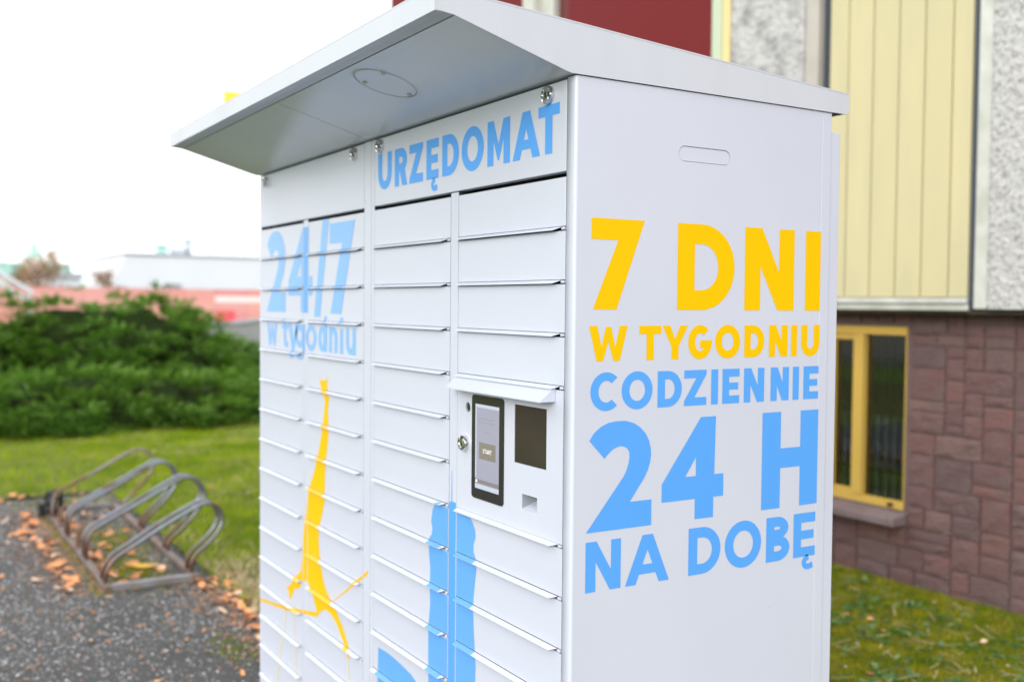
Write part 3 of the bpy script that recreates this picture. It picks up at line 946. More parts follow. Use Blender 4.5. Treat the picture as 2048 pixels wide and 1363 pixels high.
# dead blades in the lawn, thicker along the worn border; moss in the asphalt round the rack
X, Y = scatter_wedge(16000, -13.0, -2.0, 0.48, 3.6)
keep = (Y - CAM[1]) < (-(X - CAM[0])) * 0.45
keep &= np.array([noise.noise((a * 1.4, b * 1.4, 9.0)) for a, b in zip(X, Y)]) > -0.05
X, Y = np.concatenate([X[keep], RNG.uniform(-4.4, -2.3, 1700)]), np.concatenate([Y[keep], 0.47 + np.abs(RNG.normal(0, 0.16, 1700))])
blades('dead_grass', M['straw'], X, Y, lz(X, Y) + 0.004, 0.032, 0.009, 1.4, RNG)
X = np.concatenate([RNG.normal(-4.55, 0.22, 1500), RNG.normal(-5.4, 0.3, 1500), RNG.uniform(-6.6, -4.1, 900), RNG.normal(-2.95, 0.12, 220), RNG.normal(-6.9, 0.12, 700)])
Y = np.concatenate([RNG.normal(0.10, 0.09, 1500), RNG.normal(0.15, 0.10, 1500), RNG.normal(-0.13, 0.03, 900), RNG.normal(0.22, 0.05, 220), RNG.normal(0.1, 0.2, 700)])
blades('asphalt_moss', M['moss'], X, Y, np.full(len(X), 0.002), 0.010, 0.010, 1.2, RNG)
# mossy ground at the right
X, Y = scatter_wedge(110000, -3.2, 0.9, 0.8, 3.66)
keep = RNG.random(len(X)) < np.where(X > -0.6, 0.45, 1)
X, Y = X[keep], Y[keep]
Z = np.array([lawn_z(a, b) for a, b in zip(X, Y)])
blades('mossy_grass', M['moss'], X, Y, Z, 0.020, 0.0075, 1.2, RNG)
# broad-leaved weeds
SV, ST = [], []
V, T = [], []
rs = random.Random(4)
for k in range(620):
    px, py = rs.uniform(-2.7, -0.3), rs.uniform(1.2, 3.55)
    if noise.noise((px * 2.6, py * 2.6, 4.0)) < 0.0 and rs.random() < 0.8:
        continue
    pz = lawn_z(px, py)
    for q in range(rs.randint(5, 9)):
        a = rs.uniform(0, 6.28)
        L, wd = rs.uniform(0.028, 0.075), rs.uniform(0.009, 0.018)
        e = rs.uniform(0.15, 0.9)
        d = Vector((math.cos(a), math.sin(a), e)).normalized()
        s = Vector((-math.sin(a), math.cos(a), 0))
        b = Vector((px + rs.uniform(-.03, .03), py + rs.uniform(-.03, .03), pz))
        i = len(V)
        V += [tuple(b), tuple(b + d * L * 0.5 + s * wd), tuple(b + d * L - Vector((0, 0, L * 0.25))), tuple(b + d * L * 0.5 - s * wd)]
        T += [(i, i + 1, i + 2, i + 3)]
for k in range(260):      # dry stalks lying in the moss
    px, py = rs.uniform(-2.6, -0.4), rs.uniform(1.2, 3.5)
    a = rs.uniform(0, 6.28)
    L = rs.uniform(0.04, 0.12)
    d, sd = Vector((math.cos(a), math.sin(a), rs.uniform(-.05, .2))), Vector((-math.sin(a), math.cos(a), 0)) * 0.0022
    b = Vector((px, py, lawn_z(px, py) + 0.02))
    i = len(SV)
    SV += [tuple(b - sd), tuple(b + d * L - sd), tuple(b + d * L + sd), tuple(b + sd)]
    ST.append((i, i + 1, i + 2, i + 3))
tag(np_mesh('dry_stalks', SV, ST, M['straw'], None, 4), kind='stuff')
tag(np_mesh('ground_weeds', V, T, M['weed'], None, 4), kind='stuff')
V, T = [], []
for k in range(14):
    px, py, pz = rs.uniform(-2.2, -0.8), rs.uniform(1.6, 3.3), 0.055
    i = len(V)
    V.append((px, py, pz + 0.003))
    for q in range(10):
        a = q * math.pi / 5
        r_ = 0.008 if q % 2 else 0.004
        V.append((px + r_ * math.cos(a), py + r_ * math.sin(a), pz))
    T += [(i, i + 1 + q, i + 1 + (q + 1) % 10) for q in range(10)]
tag(np_mesh('daisy_heads', V, T, M['farwhite']), kind='stuff')

# stone chips bedded in the asphalt
n = 52000
X = RNG.uniform(-7.1, -1.6, n)
Y = RNG.uniform(-1.3, 0.46, n)
dens = np.array([noise.noise((a * 0.9, b * 1.2, 3.0)) for a, b in zip(X, Y)])
keep = (RNG.random(n) < 0.65 + 0.5 * dens) & (X < -1.9 + 0 * X)
X, Y = X[keep], Y[keep]
n = len(X)
r_ = 0.0024 + 0.0066 * RNG.random(n) ** 2.2
a0 = RNG.random(n) * 6.28
ring = [np.stack([X + r_ * np.cos(a0 + q * 1.2566) * (0.7 + 0.6 * RNG.random(n)), Y + r_ * np.sin(a0 + q * 1.2566) * (0.7 + 0.6 * RNG.random(n)), np.full(n, -0.001)], -1) for q in range(5)]
topv = np.stack([X, Y, 0.45 * r_ + 0.0005], -1)
V = np.stack(ring + [topv], 1).reshape(-1, 3)
i0 = np.arange(n) * 6
T = np.concatenate([np.stack([i0 + q, i0 + (q + 1) % 5, i0 + 5], -1) for q in range(5)])
tag(np_mesh('gravel_chips', V, T, M['chips']), kind='stuff')

# ------------------------------------------------------------------ lettering: glyph outlines in metres
def arc(cx, cz, rx, rz, a0, a1, n=18):
    return [(cx + rx * math.cos(R(a0 + (a1 - a0) * i / n)), cz + rz * math.sin(R(a0 + (a1 - a0) * i / n))) for i in range(n + 1)]

def stroke(pts, t):
    P = [Vector(p) for p in pts]
    L, Rr = [], []
    for i, p in enumerate(P):
        d = (P[min(i + 1, len(P) - 1)] - P[max(i - 1, 0)]).normalized()
        nrm = Vector((-d.y, d.x)) * t / 2
        L.append(tuple(p + nrm)); Rr.append(tuple(p - nrm))
    return L + Rr[::-1]

def glyph(c, w, h, t, tz):
    if c == 'I':
        return [[[(0, 0), (w, 0), (w, h), (0, h)]]]
    if c == 'U' or c == 'u':
        r = w * 0.5
        pts = [(0, h), (t, h)] + arc(w / 2, r, w / 2 - t, r - tz, 180, 360) + [(w - t, h), (w, h)]
        if c == 'u':
            pts += [(w, 0), (w - t, 0), (w - t, r * 0.3)]
            pts += arc(w / 2 - t * 0.15, r, w / 2 - t * 0.15, r, 320, 180)
        else:
            pts += arc(w / 2, r, w / 2, r, 360, 180)
        return [[pts]]
    if c == 'n':
        return [[[(w - x, h - z) for x, z in L] for L in piece] for piece in glyph('u', w, h, t, tz)]
    if c == 'D':
        s = w * 0.42
        return [[[(0, 0), (s, 0)] + arc(s, h / 2, w - s, h / 2, -90, 90) + [(0, h)],
                 [(t, tz), (s, tz)] + arc(s, h / 2, w - s - t, h / 2 - tz, -90, 90) + [(t, h - tz)]]]
    if c in 'Oo':
        return [[arc(w / 2, h / 2, w / 2, h / 2, 0, 352, 44), arc(w / 2, h / 2, w / 2 - t, h / 2 - tz, 0, 352, 44)]]
    if c == 'C':
        return [[arc(w * .54, h / 2, w * .54, h / 2, 46, 314, 36) + arc(w * .54, h / 2, w * .54 - t, h / 2 - tz, 312, 48, 36)]]
    if c == 'G':
        zb = 0.55 * h
        ri = h / 2 - tz
        a1 = math.degrees(math.asin((zb - tz * .95 - h / 2) / ri))
        return [[arc(w / 2, h / 2, w / 2, h / 2, 46, 356, 36) + [(w, zb), (w * .5, zb), (w * .5, zb - tz * .95)] + arc(w / 2, h / 2, w / 2 - t, ri, 360 + a1, 48, 36)]]
    if c == 'N':
        d = t * 1.08
        q = h * t / (w - d)
        return [[[(0, 0), (0, h), (d, h), (w - t, q), (w - t, h), (w, h), (w, 0), (w - d, 0), (t, h - q), (t, 0)]]]
    if c in 'Ww':
        d = t * 1.05
        return [[[(0, h), (d, h), (.30 * w + d * .12, .40 * h), (.43 * w, .97 * h), (.57 * w, .97 * h), (.70 * w - d * .12, .40 * h), (w - d, h), (w, h), (.80 * w, 0), (.63 * w, 0), (.5 * w, .56 * h), (.37 * w, 0), (.20 * w, 0)]]]
    if c == 'T':
        return [[[(0, h), (0, h - tz), ((w - t) / 2, h - tz), ((w - t) / 2, 0), ((w + t) / 2, 0), ((w + t) / 2, h - tz), (w, h - tz), (w, h)]]]
    if c == 'Y':
        return [[[(0, h), (1.12 * t, h), (w / 2, .60 * h), (w - 1.12 * t, h), (w, h), ((w + t) / 2, .38 * h), ((w + t) / 2, 0), ((w - t) / 2, 0), ((w - t) / 2, .38 * h)]]]
    if c == 'Z':
        d = min(.55 * w, 1.45 * t)
        return [[[(0, h), (w, h), (w, h - tz * .55), (d, tz), (w, tz), (w, 0), (0, 0), (0, tz * .55), (w - d, h - tz), (0, h - tz)]]]
    if c in 'EĘ':
        m0, m1 = h * .5 - tz * .45, h * .5 + tz * .45
        e = [[[(0, 0), (0, h), (w, h), (w, h - tz), (t, h - tz), (t, m1), (w * .93, m1), (w * .93, m0), (t, m0), (t, tz), (w, tz), (w, 0)]]]
        if c == 'Ę':
            k = [(.70 * w, -0.001), (.54 * w, -.08 * h), (.50 * w, -.16 * h), (.58 * w, -.225 * h), (.72 * w, -.24 * h), (.90 * w, -.21 * h)]
            k = [(p.x, p.y) for p in catmull([(a, b, 0) for a, b in k], 4)]
            e.append([stroke(k, tz * .62)])
        return e
    if c == 'R':
        rb = .315 * h
        return [[[(0, 0), (0, h), (.5 * w, h)] + arc(.5 * w, h - rb, .48 * w, rb, 90, -52)[1:] + [(w, 0), (w - 1.15 * t, 0), (.42 * w, h - 2 * rb), (t, h - 2 * rb), (t, 0)],
                 [(t, h - tz), (.5 * w, h - tz)] + arc(.5 * w, h - rb, .48 * w - t, rb - tz, 90, -90)[1:] + [(t, h - 2 * rb + tz)]]]
    if c == 'M':
        return [[[(0, 0), (0, h), (t, h), (.5 * w, .46 * h), (w - t, h), (w, h), (w, 0), (w - t, 0), (w - t, .56 * h), (.53 * w, .10 * h), (.47 * w, .10 * h), (t, .56 * h), (t, 0)]]]
    if c == 'A':
        d = 1.1 * t
        k = .5 * w - .5 * d
        xl = lambda z: d + z / h * k
        z0, z1 = .20 * h, .20 * h + tz * .9
        za = h * (.5 * w - d) / k
        return [[[(0, 0), (k, h), (w - k, h), (w, 0), (w - d, 0), (w - xl(z0), z0), (xl(z0), z0), (d, 0)],
                 [(xl(z1), z1), (w - xl(z1), z1), (.5 * w, za)]]]
    if c == 'B':
        r1, r2 = .285 * h, .255 * h
        s1, s2 = .48 * w, .44 * w
        return [[[(0, 0), (s1, 0)] + arc(s1, r1, w - s1, r1, -90, 62)[1:] + arc(s2, h - r2, w * .94 - s2, r2, -55, 90) + [(0, h)],
                 [(t, tz), (s1, tz)] + arc(s1, r1, w - s1 - t, r1 - tz, -90, 90)[1:-1] + [(s1, 2 * r1 - tz), (t, 2 * r1 - tz)],
                 [(t, h - 2 * r2 + tz), (s2, h - 2 * r2 + tz)] + arc(s2, h - r2, w * .94 - s2 - t, r2 - tz, -90, 90)[1:-1] + [(s2, h - tz), (t, h - tz)]]]
    if c == 'H':
        return [[[(0, 0), (0, h), (t, h), (t, .62 * h), (w - t, .62 * h), (w - t, h), (w, h), (w, 0), (w - t, 0), (w - t, .415 * h), (t, .415 * h), (t, 0)]]]
    if c == '7':
        return [[[(0, h), (w, h), (.48 * w, 0), (.04 * w, 0), (.50 * w, h - tz), (0, h - tz)]]]
    if c == '/':
        return [[[(0, 0), (.41 * w, 0), (w, h), (.59 * w, h)]]]
    if c == '2':
        o = [(.036, .836), (.10, .90), (.2, .955), (.32, .99), (.45, 1.0), (.58, .998), (.70, .975), (.80, .935), (.89, .875), (.95, .80), (.98, .72), (.985, .66), (.97, .59), (.935, .52), (.88, .45), (.82, .395)]
        o2 = [(.66, .243), (1, .243), (1, 0), (0, 0), (.56, .485), (.60, .535), (.632, .60), (.648, .66), (.642, .705), (.61, .742), (.56, .762), (.50, .768), (.43, .757), (.37, .732), (.315, .70), (.265, .662)]
        return [[[(x * w, z * h) for x, z in o + o2]]]
    if c == '4':
        o = [(0, .2), (.53, .2), (.53, 0), (.835, 0), (.835, .2), (1, .2), (1, .425), (.845, .425), (.86, 1), (.613, 1), (0, .375)]
        return [[[(x * w, z * h) for x, z in o], [(x * w, z * h) for x, z in [(.37, .425), (.54, .425), (.54, .61)]]]]
    if c == 't':
        o = [(.28, 1), (.68, 1), (.68, .82), (1, .82), (1, .64), (.68, .64), (.68, .26), (.76, .19), (1, .2), (1, .0), (.62, 0), (.40, .06), (.28, .2), (.28, .64), (0, .64), (0, .82), (.28, .82)]
        return [[[(x * w, z * h) for x, z in o]]]
    if c == 'y':
        o = [(0, 1), (.34, 1), (.53, .52), (.68, 1), (1, 1), (.50, 0), (.16, 0), (.35, .30)]
        return [[[(x * w, z * h) for x, z in o]]]
    if c == 'g':
        d = .33 * h
        k = [(w - t / 2, h), (w - t / 2, h * .5), (w - t / 2, .26 * h), (.80 * w, .13 * h), (.5 * w, .085 * h), (.18 * w, .13 * h)]
        return [[[(x + 0, z + d) for x, z in arc((w - t * .3) / 2, (h - d) / 2, (w - t * .3) / 2, (h - d) / 2, 0, 350, 36)], [(x, z + d) for x, z in arc((w - t * .3) / 2, (h - d) / 2, (w - t * .3) / 2 - t, (h - d) / 2 - tz, 0, 350, 36)]],
                [stroke(k, t)]]
    if c == 'd':
        x_h = .72 * h
        return [[arc((w - t * .3) / 2, x_h / 2, (w - t * .3) / 2, x_h / 2, 0, 350, 36), arc((w - t * .3) / 2, x_h / 2, (w - t * .3) / 2 - t, x_h / 2 - tz, 0, 350, 36)],
                [[(w - t, 0), (w, 0), (w, h), (w - t, h)]]]
    if c == 'i':
        return [[[(0, 0), (w, 0), (w, .70 * h), (0, .70 * h)]], [[(0, .80 * h), (w, .80 * h), (w, h), (0, h)]]]
    if c == 'S':
        k = [(.95 * w, .80 * h), (.72 * w, .93 * h), (.35 * w, .92 * h), (.12 * w, .76 * h), (.30 * w, .58 * h), (.68 * w, .46 * h), (.88 * w, .27 * h), (.65 * w, .08 * h), (.30 * w, .07 * h), (.05 * w, .20 * h)]
        return [[stroke([(p.x, p.y) for p in catmull([(a, b, 0) for a, b in k], 3)], t)]]
    raise KeyError(c)

def tess(loops, x0=0.0, z0=0.0):
    """triangles ((u,v) x3) of a polygon with holes"""
    flat = [p for L in loops for p in L]
    tri = tessellate_polygon([[Vector((a, b, 0)) for a, b in L] for L in loops])
    return [tuple((flat[i][0] + x0, flat[i][1] + z0) for i in t) for t in tri]

def letters(spec, t, tz):
    """one list of triangle layers per character"""
    return [word([g], t, tz) for g in spec]

def word(spec, t, tz):
    """spec = [(char, x0, x1, z0, z1)] -> list of layers of triangles"""
    out = [[], []]
    for c, x0, x1, z0, z1 in spec:
        for k, piece in enumerate(glyph(c, x1 - x0, z1 - z0, t, tz)):
            out[min(k, 1)] += tess(piece, x0, z0)
    return out

def clip(tri, lo, hi, ax):
    """clip a polygon of (u,v) to lo <= p[ax] <= hi"""
    for sgn, lim in ((1, lo), (-1, -hi)):
        res = []
        for i in range(len(tri)):
            a, b = tri[i], tri[(i + 1) % len(tri)]
            da, db = sgn * a[ax] - lim, sgn * b[ax] - lim
            if da >= 0:
                res.append(a)
            if (da >= 0) != (db >= 0):
                f = da / (da - db)
                res.append((a[0] + (b[0] - a[0]) * f, a[1] + (b[1] - a[1]) * f))
        tri = res
        if len(tri) < 3:
            return []
    return tri

# ------------------------------------------------------------------ the locker
W2, DEP, ZT = 1.885, 0.693, 1.979
loc = thing('parcel_locker', (-0.94, 0.35, 0), 'white outdoor parcel locker with sloping roof, blue and yellow lettering and a touch screen', 'parcel locker')
# carcass, set back behind the fronts
bm = bmesh.new()
bx(bm, -W2 + 0.003, -0.003, 0.055, DEP - 0.003, 0.12, ZT - 0.004)
obj('carcass', bm, M['inside'], loc)  # its dark grey stands for the shade seen through the slits
obj('plinth', box(-W2 + 0.02, -0.02, 0.03, DEP - 0.03, 0.0, 0.118), M['plinth_gapshade'], loc)
obj('back_panel', box(-W2 + 0.05, -0.002, DEP - 0.002, 0.7235, 0.14, 1.938), M['white'], loc, bevel=0.0015)

def slab(name, outer, holes, axis, a, b, mat, parent, bevel=0.0):
    """plate with holes: outline (u,v), between a (front) and b along axis"""
    loops = [outer] + holes
    bm = bmesh.new()
    def P(u, v, w):
        return (w, u, v) if axis == 'x' else (u, w, v)
    fl = [p for L in loops for p in L]
    tri = tessellate_polygon([[Vector((p[0], p[1], 0)) for p in L] for L in loops])
    A = [bm.verts.new(P(u, v, a)) for u, v in fl]
    B = [bm.verts.new(P(u, v, b)) for u, v in fl]
    for t in tri:
        bm.faces.new([A[i] for i in t]); bm.faces.new([B[i] for i in t][::-1])
    k = 0
    for L in loops:
        n = len(L)
        for i in range(n):
            bm.faces.new((A[k + i], A[k + (i + 1) % n], B[k + (i + 1) % n], B[k + i]))
        k += n
    bmesh.ops.dissolve_limit(bm, angle_limit=R(1), verts=bm.verts, edges=bm.edges)
    return obj(name, bm, mat, parent, bevel=bevel)

def rrect(x0, x1, z0, z1, r, n=6):
    return arc(x1 - r, z1 - r, r, r, 0, 90, n) + arc(x0 + r, z1 - r, r, r, 90, 180, n) + arc(x0 + r, z0 + r, r, r, 180, 270, n) + arc(x1 - r, z0 + r, r, r, 270, 360, n)

# side panel wraps round the front corner with a soft bend
hole = rrect(0.2525, 0.3915, 1.8395, 1.8705, 0.0154, 8)
sp = bmesh.new()
prof = [(-0.0275, 0.0)] + [(-0.006 + 0.006 * math.sin(R(a)), 0.006 - 0.006 * math.cos(R(a))) for a in range(0, 91, 15)]
nz = 2
vb = [[sp.verts.new((x, y, z)) for x, y in prof] for z in (0.12, ZT)]
for i in range(len(prof) - 1):
    sp.faces.new((vb[0][i], vb[0][i + 1], vb[1][i + 1], vb[1][i]))
inner = [sp.verts.new((-0.0275, 0.02, z)) for z in (0.12, ZT)]
sp.faces.new((inner[0], vb[0][0], vb[1][0], inner[1]))
side_frame = obj('corner_post', sp, M['white'], loc)
smooth(side_frame.data)
side_panel = slab('side_panel', [(0.006, 0.12), (DEP - 0.03, 0.12), (DEP - 0.03, ZT), (0.006, ZT)], [hole], 'x', 0.0, -0.004, M['white'], loc)
obj('side_flange', box(-0.0035, 0.0002, DEP - 0.0293, DEP, 0.12, ZT), M['white'], loc, bevel=0.0012)
slab('handle_cover', rrect(0.2538, 0.3902, 1.8407, 1.8693, 0.0142, 8), [], 'x', -0.0012, -0.0035, M['white'], side_panel)
obj('left_panel', box(-W2, -W2 + 0.004, 0.012, DEP, 0.12, ZT), M['white'], loc)

# --- roof: folded sheet with a raised front lip, seen from below
E0, E1 = -W2 - 0.004, 0.0045
prof = [(-0.300, 2.096), (0.742, 2.0265), (0.742, 1.9825), (0.706, 1.979 + 0.0025), (-0.018, 1.979 + 0.0025), (-0.262, 2.0475), (-0.288, 2.052), (-0.300, 2.052)]
roof = thing_roof = None
bm = bmesh.new()
# top sheet, front fascia, rear fascia, gables as 3 mm sheet
def sheet(bm, x0, x1, ya, za, yb, zb, th, below=True):
    d = Vector((yb - ya, zb - za)).normalized()
    nrm = Vector((d.y, -d.x)) * th
    extrude_poly(bm, [(ya, za), (yb, zb), (yb + nrm.x, zb + nrm.y), (ya + nrm.x, za + nrm.y)], 'x', x0, x1)
extrude_poly(bm, [(-0.300, 2.096), (0.742, 2.0265), (0.742, 2.0235), (-0.300, 2.093)], 'x', E0, E1)            # top
extrude_poly(bm, [(-0.300, 2.0925), (-0.2975, 2.0925), (-0.2975, 2.052), (-0.300, 2.052)], 'x', E0, E1)         # fascia
extrude_poly(bm, [(0.7395, 2.0232), (0.742, 2.0232), (0.742, 1.9825), (0.7395, 1.9825)], 'x', E0, E1)           # rear fascia
roof = obj('roof', bm, M['roofwhite'], loc)
gable = [(-0.2972, 2.0926), (0.7392, 2.0233), (0.7392, 1.9800), (-0.012, 1.9805), (-0.024, 1.9830), (-0.262, 2.0500), (-0.286, 2.0525), (-0.2972, 2.0525)]
slab('gable', gable, [], 'x', E1 - 0.0004, E1 - 0.003, M['roofwhite'], roof)
slab('gable', gable, [], 'x', E0 + 0.003, E0 + 0.0004, M['roofwhite'], roof)
bm = bmesh.new()
extrude_poly(bm, [(-0.2972, 2.0520), (-0.281, 2.0520), (-0.281, 2.0540), (-0.2972, 2.0540)], 'x', E0 + 0.0035, E1 - 0.0035)   # return lip of the fascia
extrude_poly(bm, [(-0.2775, 2.0545), (-0.2600, 2.0512), (-0.2600, 2.0530), (-0.2775, 2.0565)], 'x', E0 + 0.0035, E1 - 0.0035)
obj('front_lip', bm, M['roofwhite'], roof)
bm = bmesh.new()
extrude_poly(bm, [(-0.2830, 2.0590), (0.70, 1.9950), (0.70, 1.9965), (-0.2830, 2.0605)], 'x', E0 + 0.0040, E1 - 0.0040)
obj('roof_gap_shade', bm, M['inside'], roof)  # added dark sheet, paints the shade in the gap behind the lip
# soffit panels left and right of the module seam; round lamp cover with three screws
k_s = 0.2483
def sof(y, d=0.0):
    return 2.0500 - (y + 0.2575) * ((2.0500 - 1.9815) / (0.2575 - 0.016)) + d
for xa, xb in ((E0 + 0.0035, -0.944), (-0.9405, E1 - 0.0035)):
    bm = bmesh.new()
    extrude_poly(bm, [(-0.2575, sof(-0.2575)), (-0.016, sof(-0.016)), (0.015, 1.9812), (0.015, 1.9835), (-0.016, sof(-0.016) + 0.002), (-0.2575, sof(-0.2575) + 0.002)], 'x', xa, xb)
    so = obj('soffit_panel', bm, M['soffit'], roof)
# cover disc
cxs, cys, rr = -0.4745, -0.1735, 0.068
bm = bmesh.new()
N = 40
for (r0, r1, dz0, dz1, mi) in ((rr + 0.004, rr, -0.0002, -0.0008, 0), ):
    ra = [bm.verts.new((cxs + (rr + 0.007) * math.cos(2 * math.pi * i / N), cys + (rr + 0.007) * math.sin(2 * math.pi * i / N) * 0.96, sof(cys + (rr + 0.007) * math.sin(2 * math.pi * i / N) * 0.96, -0.0003))) for i in range(N)]
    rb = [bm.verts.new((cxs + (rr + 0.003) * math.cos(2 * math.pi * i / N), cys + (rr + 0.003) * math.sin(2 * math.pi * i / N) * 0.96, sof(cys + (rr + 0.003) * math.sin(2 * math.pi * i / N) * 0.96, -0.0016))) for i in range(N)]
    for i in range(N):
        bm.faces.new((ra[i], ra[(i + 1) % N], rb[(i + 1) % N], rb[i]))
lc_ring = obj('lamp_rim', bm, M['soffit'], roof)
smooth(lc_ring.data)
bm = bmesh.new()
ra = [bm.verts.new((cxs + (rr + 0.003) * math.cos(2 * math.pi * i / N), cys + (rr + 0.003) * math.sin(2 * math.pi * i / N) * 0.96, sof(cys + (rr + 0.003) * math.sin(2 * math.pi * i / N) * 0.96, -0.0016))) for i in range(N)]
rb = [bm.verts.new((cxs + (rr + 0.001) * math.cos(2 * math.pi * i / N), cys + (rr + 0.001) * math.sin(2 * math.pi * i / N) * 0.96, sof(cys + (rr + 0.001) * math.sin(2 * math.pi * i / N) * 0.96, -0.0002))) for i in range(N)]
for i in range(N):
    bm.faces.new((ra[i], ra[(i + 1) % N], rb[(i + 1) % N], rb[i]))
obj('lamp_rim', bm, M['fargrey'], roof)
bm = bmesh.new()
rc = [bm.verts.new((cxs + rr * math.cos(2 * math.pi * i / N), cys + rr * math.sin(2 * math.pi * i / N) * 0.96, sof(cys + rr * math.sin(2 * math.pi * i / N) * 0.96, -0.0008))) for i in range(N)]
bm.faces.new(rc)
obj('lamp_cover', bm, M['soffit'], roof)
for sx_, sy_ in ((-0.520, -0.201), (-0.417, -0.204), (-0.475, -0.115)):
    bm = bmesh.new()
    zz = sof(sy_)
    prof_s = [(0.0062, 0.0006), (0.0055, 0.003), (0.003, 0.0042), (0.0028, 0.0030), (0.0, 0.0030)]
    rings = []
    for r_s, d_s in prof_s:
        rings.append([bm.verts.new((sx_ + max(r_s, 1e-4) * math.cos(2 * math.pi * i / 12), sy_ + max(r_s, 1e-4) * math.sin(2 * math.pi * i / 12), zz - d_s)) for i in range(12)])
    for a, b in zip(rings, rings[1:]):
        for i in range(12):
            bm.faces.new((a[i], a[(i + 1) % 12], b[(i + 1) % 12], b[i]))
    obj('screw', bm, M['steel'], roof)

# --- front: frame strips, header panels, doors
SEAM0, PITCH_Z = 1.8015, 0.10205
ROWS = 16
def seam(k):
    return SEAM0 - k * PITCH_Z
ZB = seam(ROWS) - 0.012            # bottom of the last door
strips = [(-W2, -1.8705), (-1.4575, -1.4205), (-0.9895, -0.9450), (-0.9420, -0.9245), (-0.4935, -0.4590)]
heads = [(-1.868, -0.9925), (-0.9215, -0.0305)]
cols = [(-1.8685, -1.4600), (-1.4180, -0.9925), (-0.9215, -0.4965), (-0.4560, -0.0305)]
regions = []       # (x0, x1, z0, z1, y(z) as two values y at z0 / z1, parent, is_door)
for i, (a, b) in enumerate(strips):
    top_ = ZT - 0.001 if i in (0, 2, 3) else SEAM0 - 0.0005
    s = obj('frame_strip', box(a, b, 0.0, 0.03, 0.12, top_), M['white'], loc, bevel=0.0012)
    regions.append((a + 0.0012, b - 0.0012, 0.125, top_ - 0.001, -0.0005, -0.0005, s, False))
obj('seam_shade', box(-0.945, -0.942, 0.0015, 0.04, 0.12, ZT - 0.002), M['plinth_gapshade'], loc)  # dark strip painting the shade in the module seam
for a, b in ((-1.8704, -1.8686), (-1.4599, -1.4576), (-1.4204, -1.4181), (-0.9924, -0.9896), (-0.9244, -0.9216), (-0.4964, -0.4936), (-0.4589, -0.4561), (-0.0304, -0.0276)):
    obj('edge_shade', box(a, b, 0.0016, 0.04, 0.12, SEAM0 if -1.5 < a < -1.41 or -0.5 < a < -0.45 else 1.976), M['plinth_gapshade'], loc)  # dark strips painting the narrow shade between doors and frame
obj('bottom_rail', box(-W2 + 0.002, -0.028, 0.004, 0.03, 0.12, ZB - 0.004), M['white'], loc, bevel=0.001)
lock_me = None
def make_lock(x, z, parent, r=0.0175):
    global lock_me
    if lock_me is None:
        bm = bmesh.new()
        lathe(bm, [(r, 0.0), (r, 0.009), (r * 0.93, 0.0115), (r * 0.66, 0.0125), (r * 0.62, 0.0105), (0, 0.0105)], 0, 0, 0, 24, 0)
        lathe(bm, [(r * 0.30, 0.0105), (r * 0.30, 0.0112), (0, 0.0112)], 0, 0, 0, 12, 2)
        bx(bm, -0.0012, 0.0012, -0.0118, -0.0108, -0.0055, 0.0055, 1)
        me = bpy.data.meshes.new('lock')
        bmesh.ops.recalc_face_normals(bm, faces=bm.faces)
        bm.to_mesh(me); bm.free()
        smooth(me)
        for m in (M['chrome'], M['keyhole'], M['steel']):
            me.materials.append(m)
        lock_me = me
    o = bpy.data.objects.new('lock', lock_me)
    COL.objects.link(o)
    o.parent = parent
    o.location = Vector((x, 0.0, z)) - loc.location - parent.location
    md = o.modifiers.new('edge', 'EDGE_SPLIT'); md.split_angle = R(40)
    return o
for a, b in heads:
    h_ = obj('header_panel', box(a, b, 0.0, 0.02, SEAM0 + 0.002, 1.9765), M['white'], loc, bevel=0.0012)
    for lx in ((-1.815, -1.051) if a < -1 else (-0.879, -0.088)):
        make_lock(lx, 1.9555 if lx > -1.8 else 1.953, h_, 0.0175)
    if a > -1:
        head_r = h_

def door_mesh(w, h):
    """door face with an outward-bent pull lip along its lower edge; local x 0..w, z 0 (top) .. -h"""
    bm = bmesh.new()
    bx(bm, 0, w, 0.0, 0.018, -h, 0)
    # lip: shallow slope outwards, cut back at an angle on the right for the finger notch
    y1, z1 = -0.0115, -h - 0.0060
    zt_ = -h - 0.0005
    z1 -= 0.0006
    a = [(0.003, 0.0, zt_), (w - 0.013, 0.0, zt_), (w - 0.029, y1, z1), (0.003, y1, z1)]
    t_ = 0.0014
    A = [bm.verts.new(p) for p in a]
    B = [bm.verts.new((p[0], p[1] + 0.0004, p[2] - t_)) for p in a]
    bm.faces.new(A); bm.faces.new(B[::-1])
    for i in range(4):
        bm.faces.new((A[i], B[i], B[(i + 1) % 4], A[(i + 1) % 4]))
    bx(bm, 0.003, w - 0.013, 0.0012, 0.03, -h - 0.0016, -h - 0.0001, 1)        # dark strip painting the crease shadow above the lip
    bx(bm, w - 0.0115, w - 0.001, -0.0018, 0.012, -h - 0.0068, -h - 0.0016)    # small catch tab
    bmesh.ops.recalc_face_normals(bm, faces=bm.faces)
    me = bpy.data.meshes.new('locker_door')
    bm.to_mesh(me); bm.free()
    me.materials.append(M['white'])
    me.materials.append(M['plinth_gapshade'])
    return me
GAP = 0.0088
HF = PITCH_Z - GAP
term_rows = (4, 5, 6)
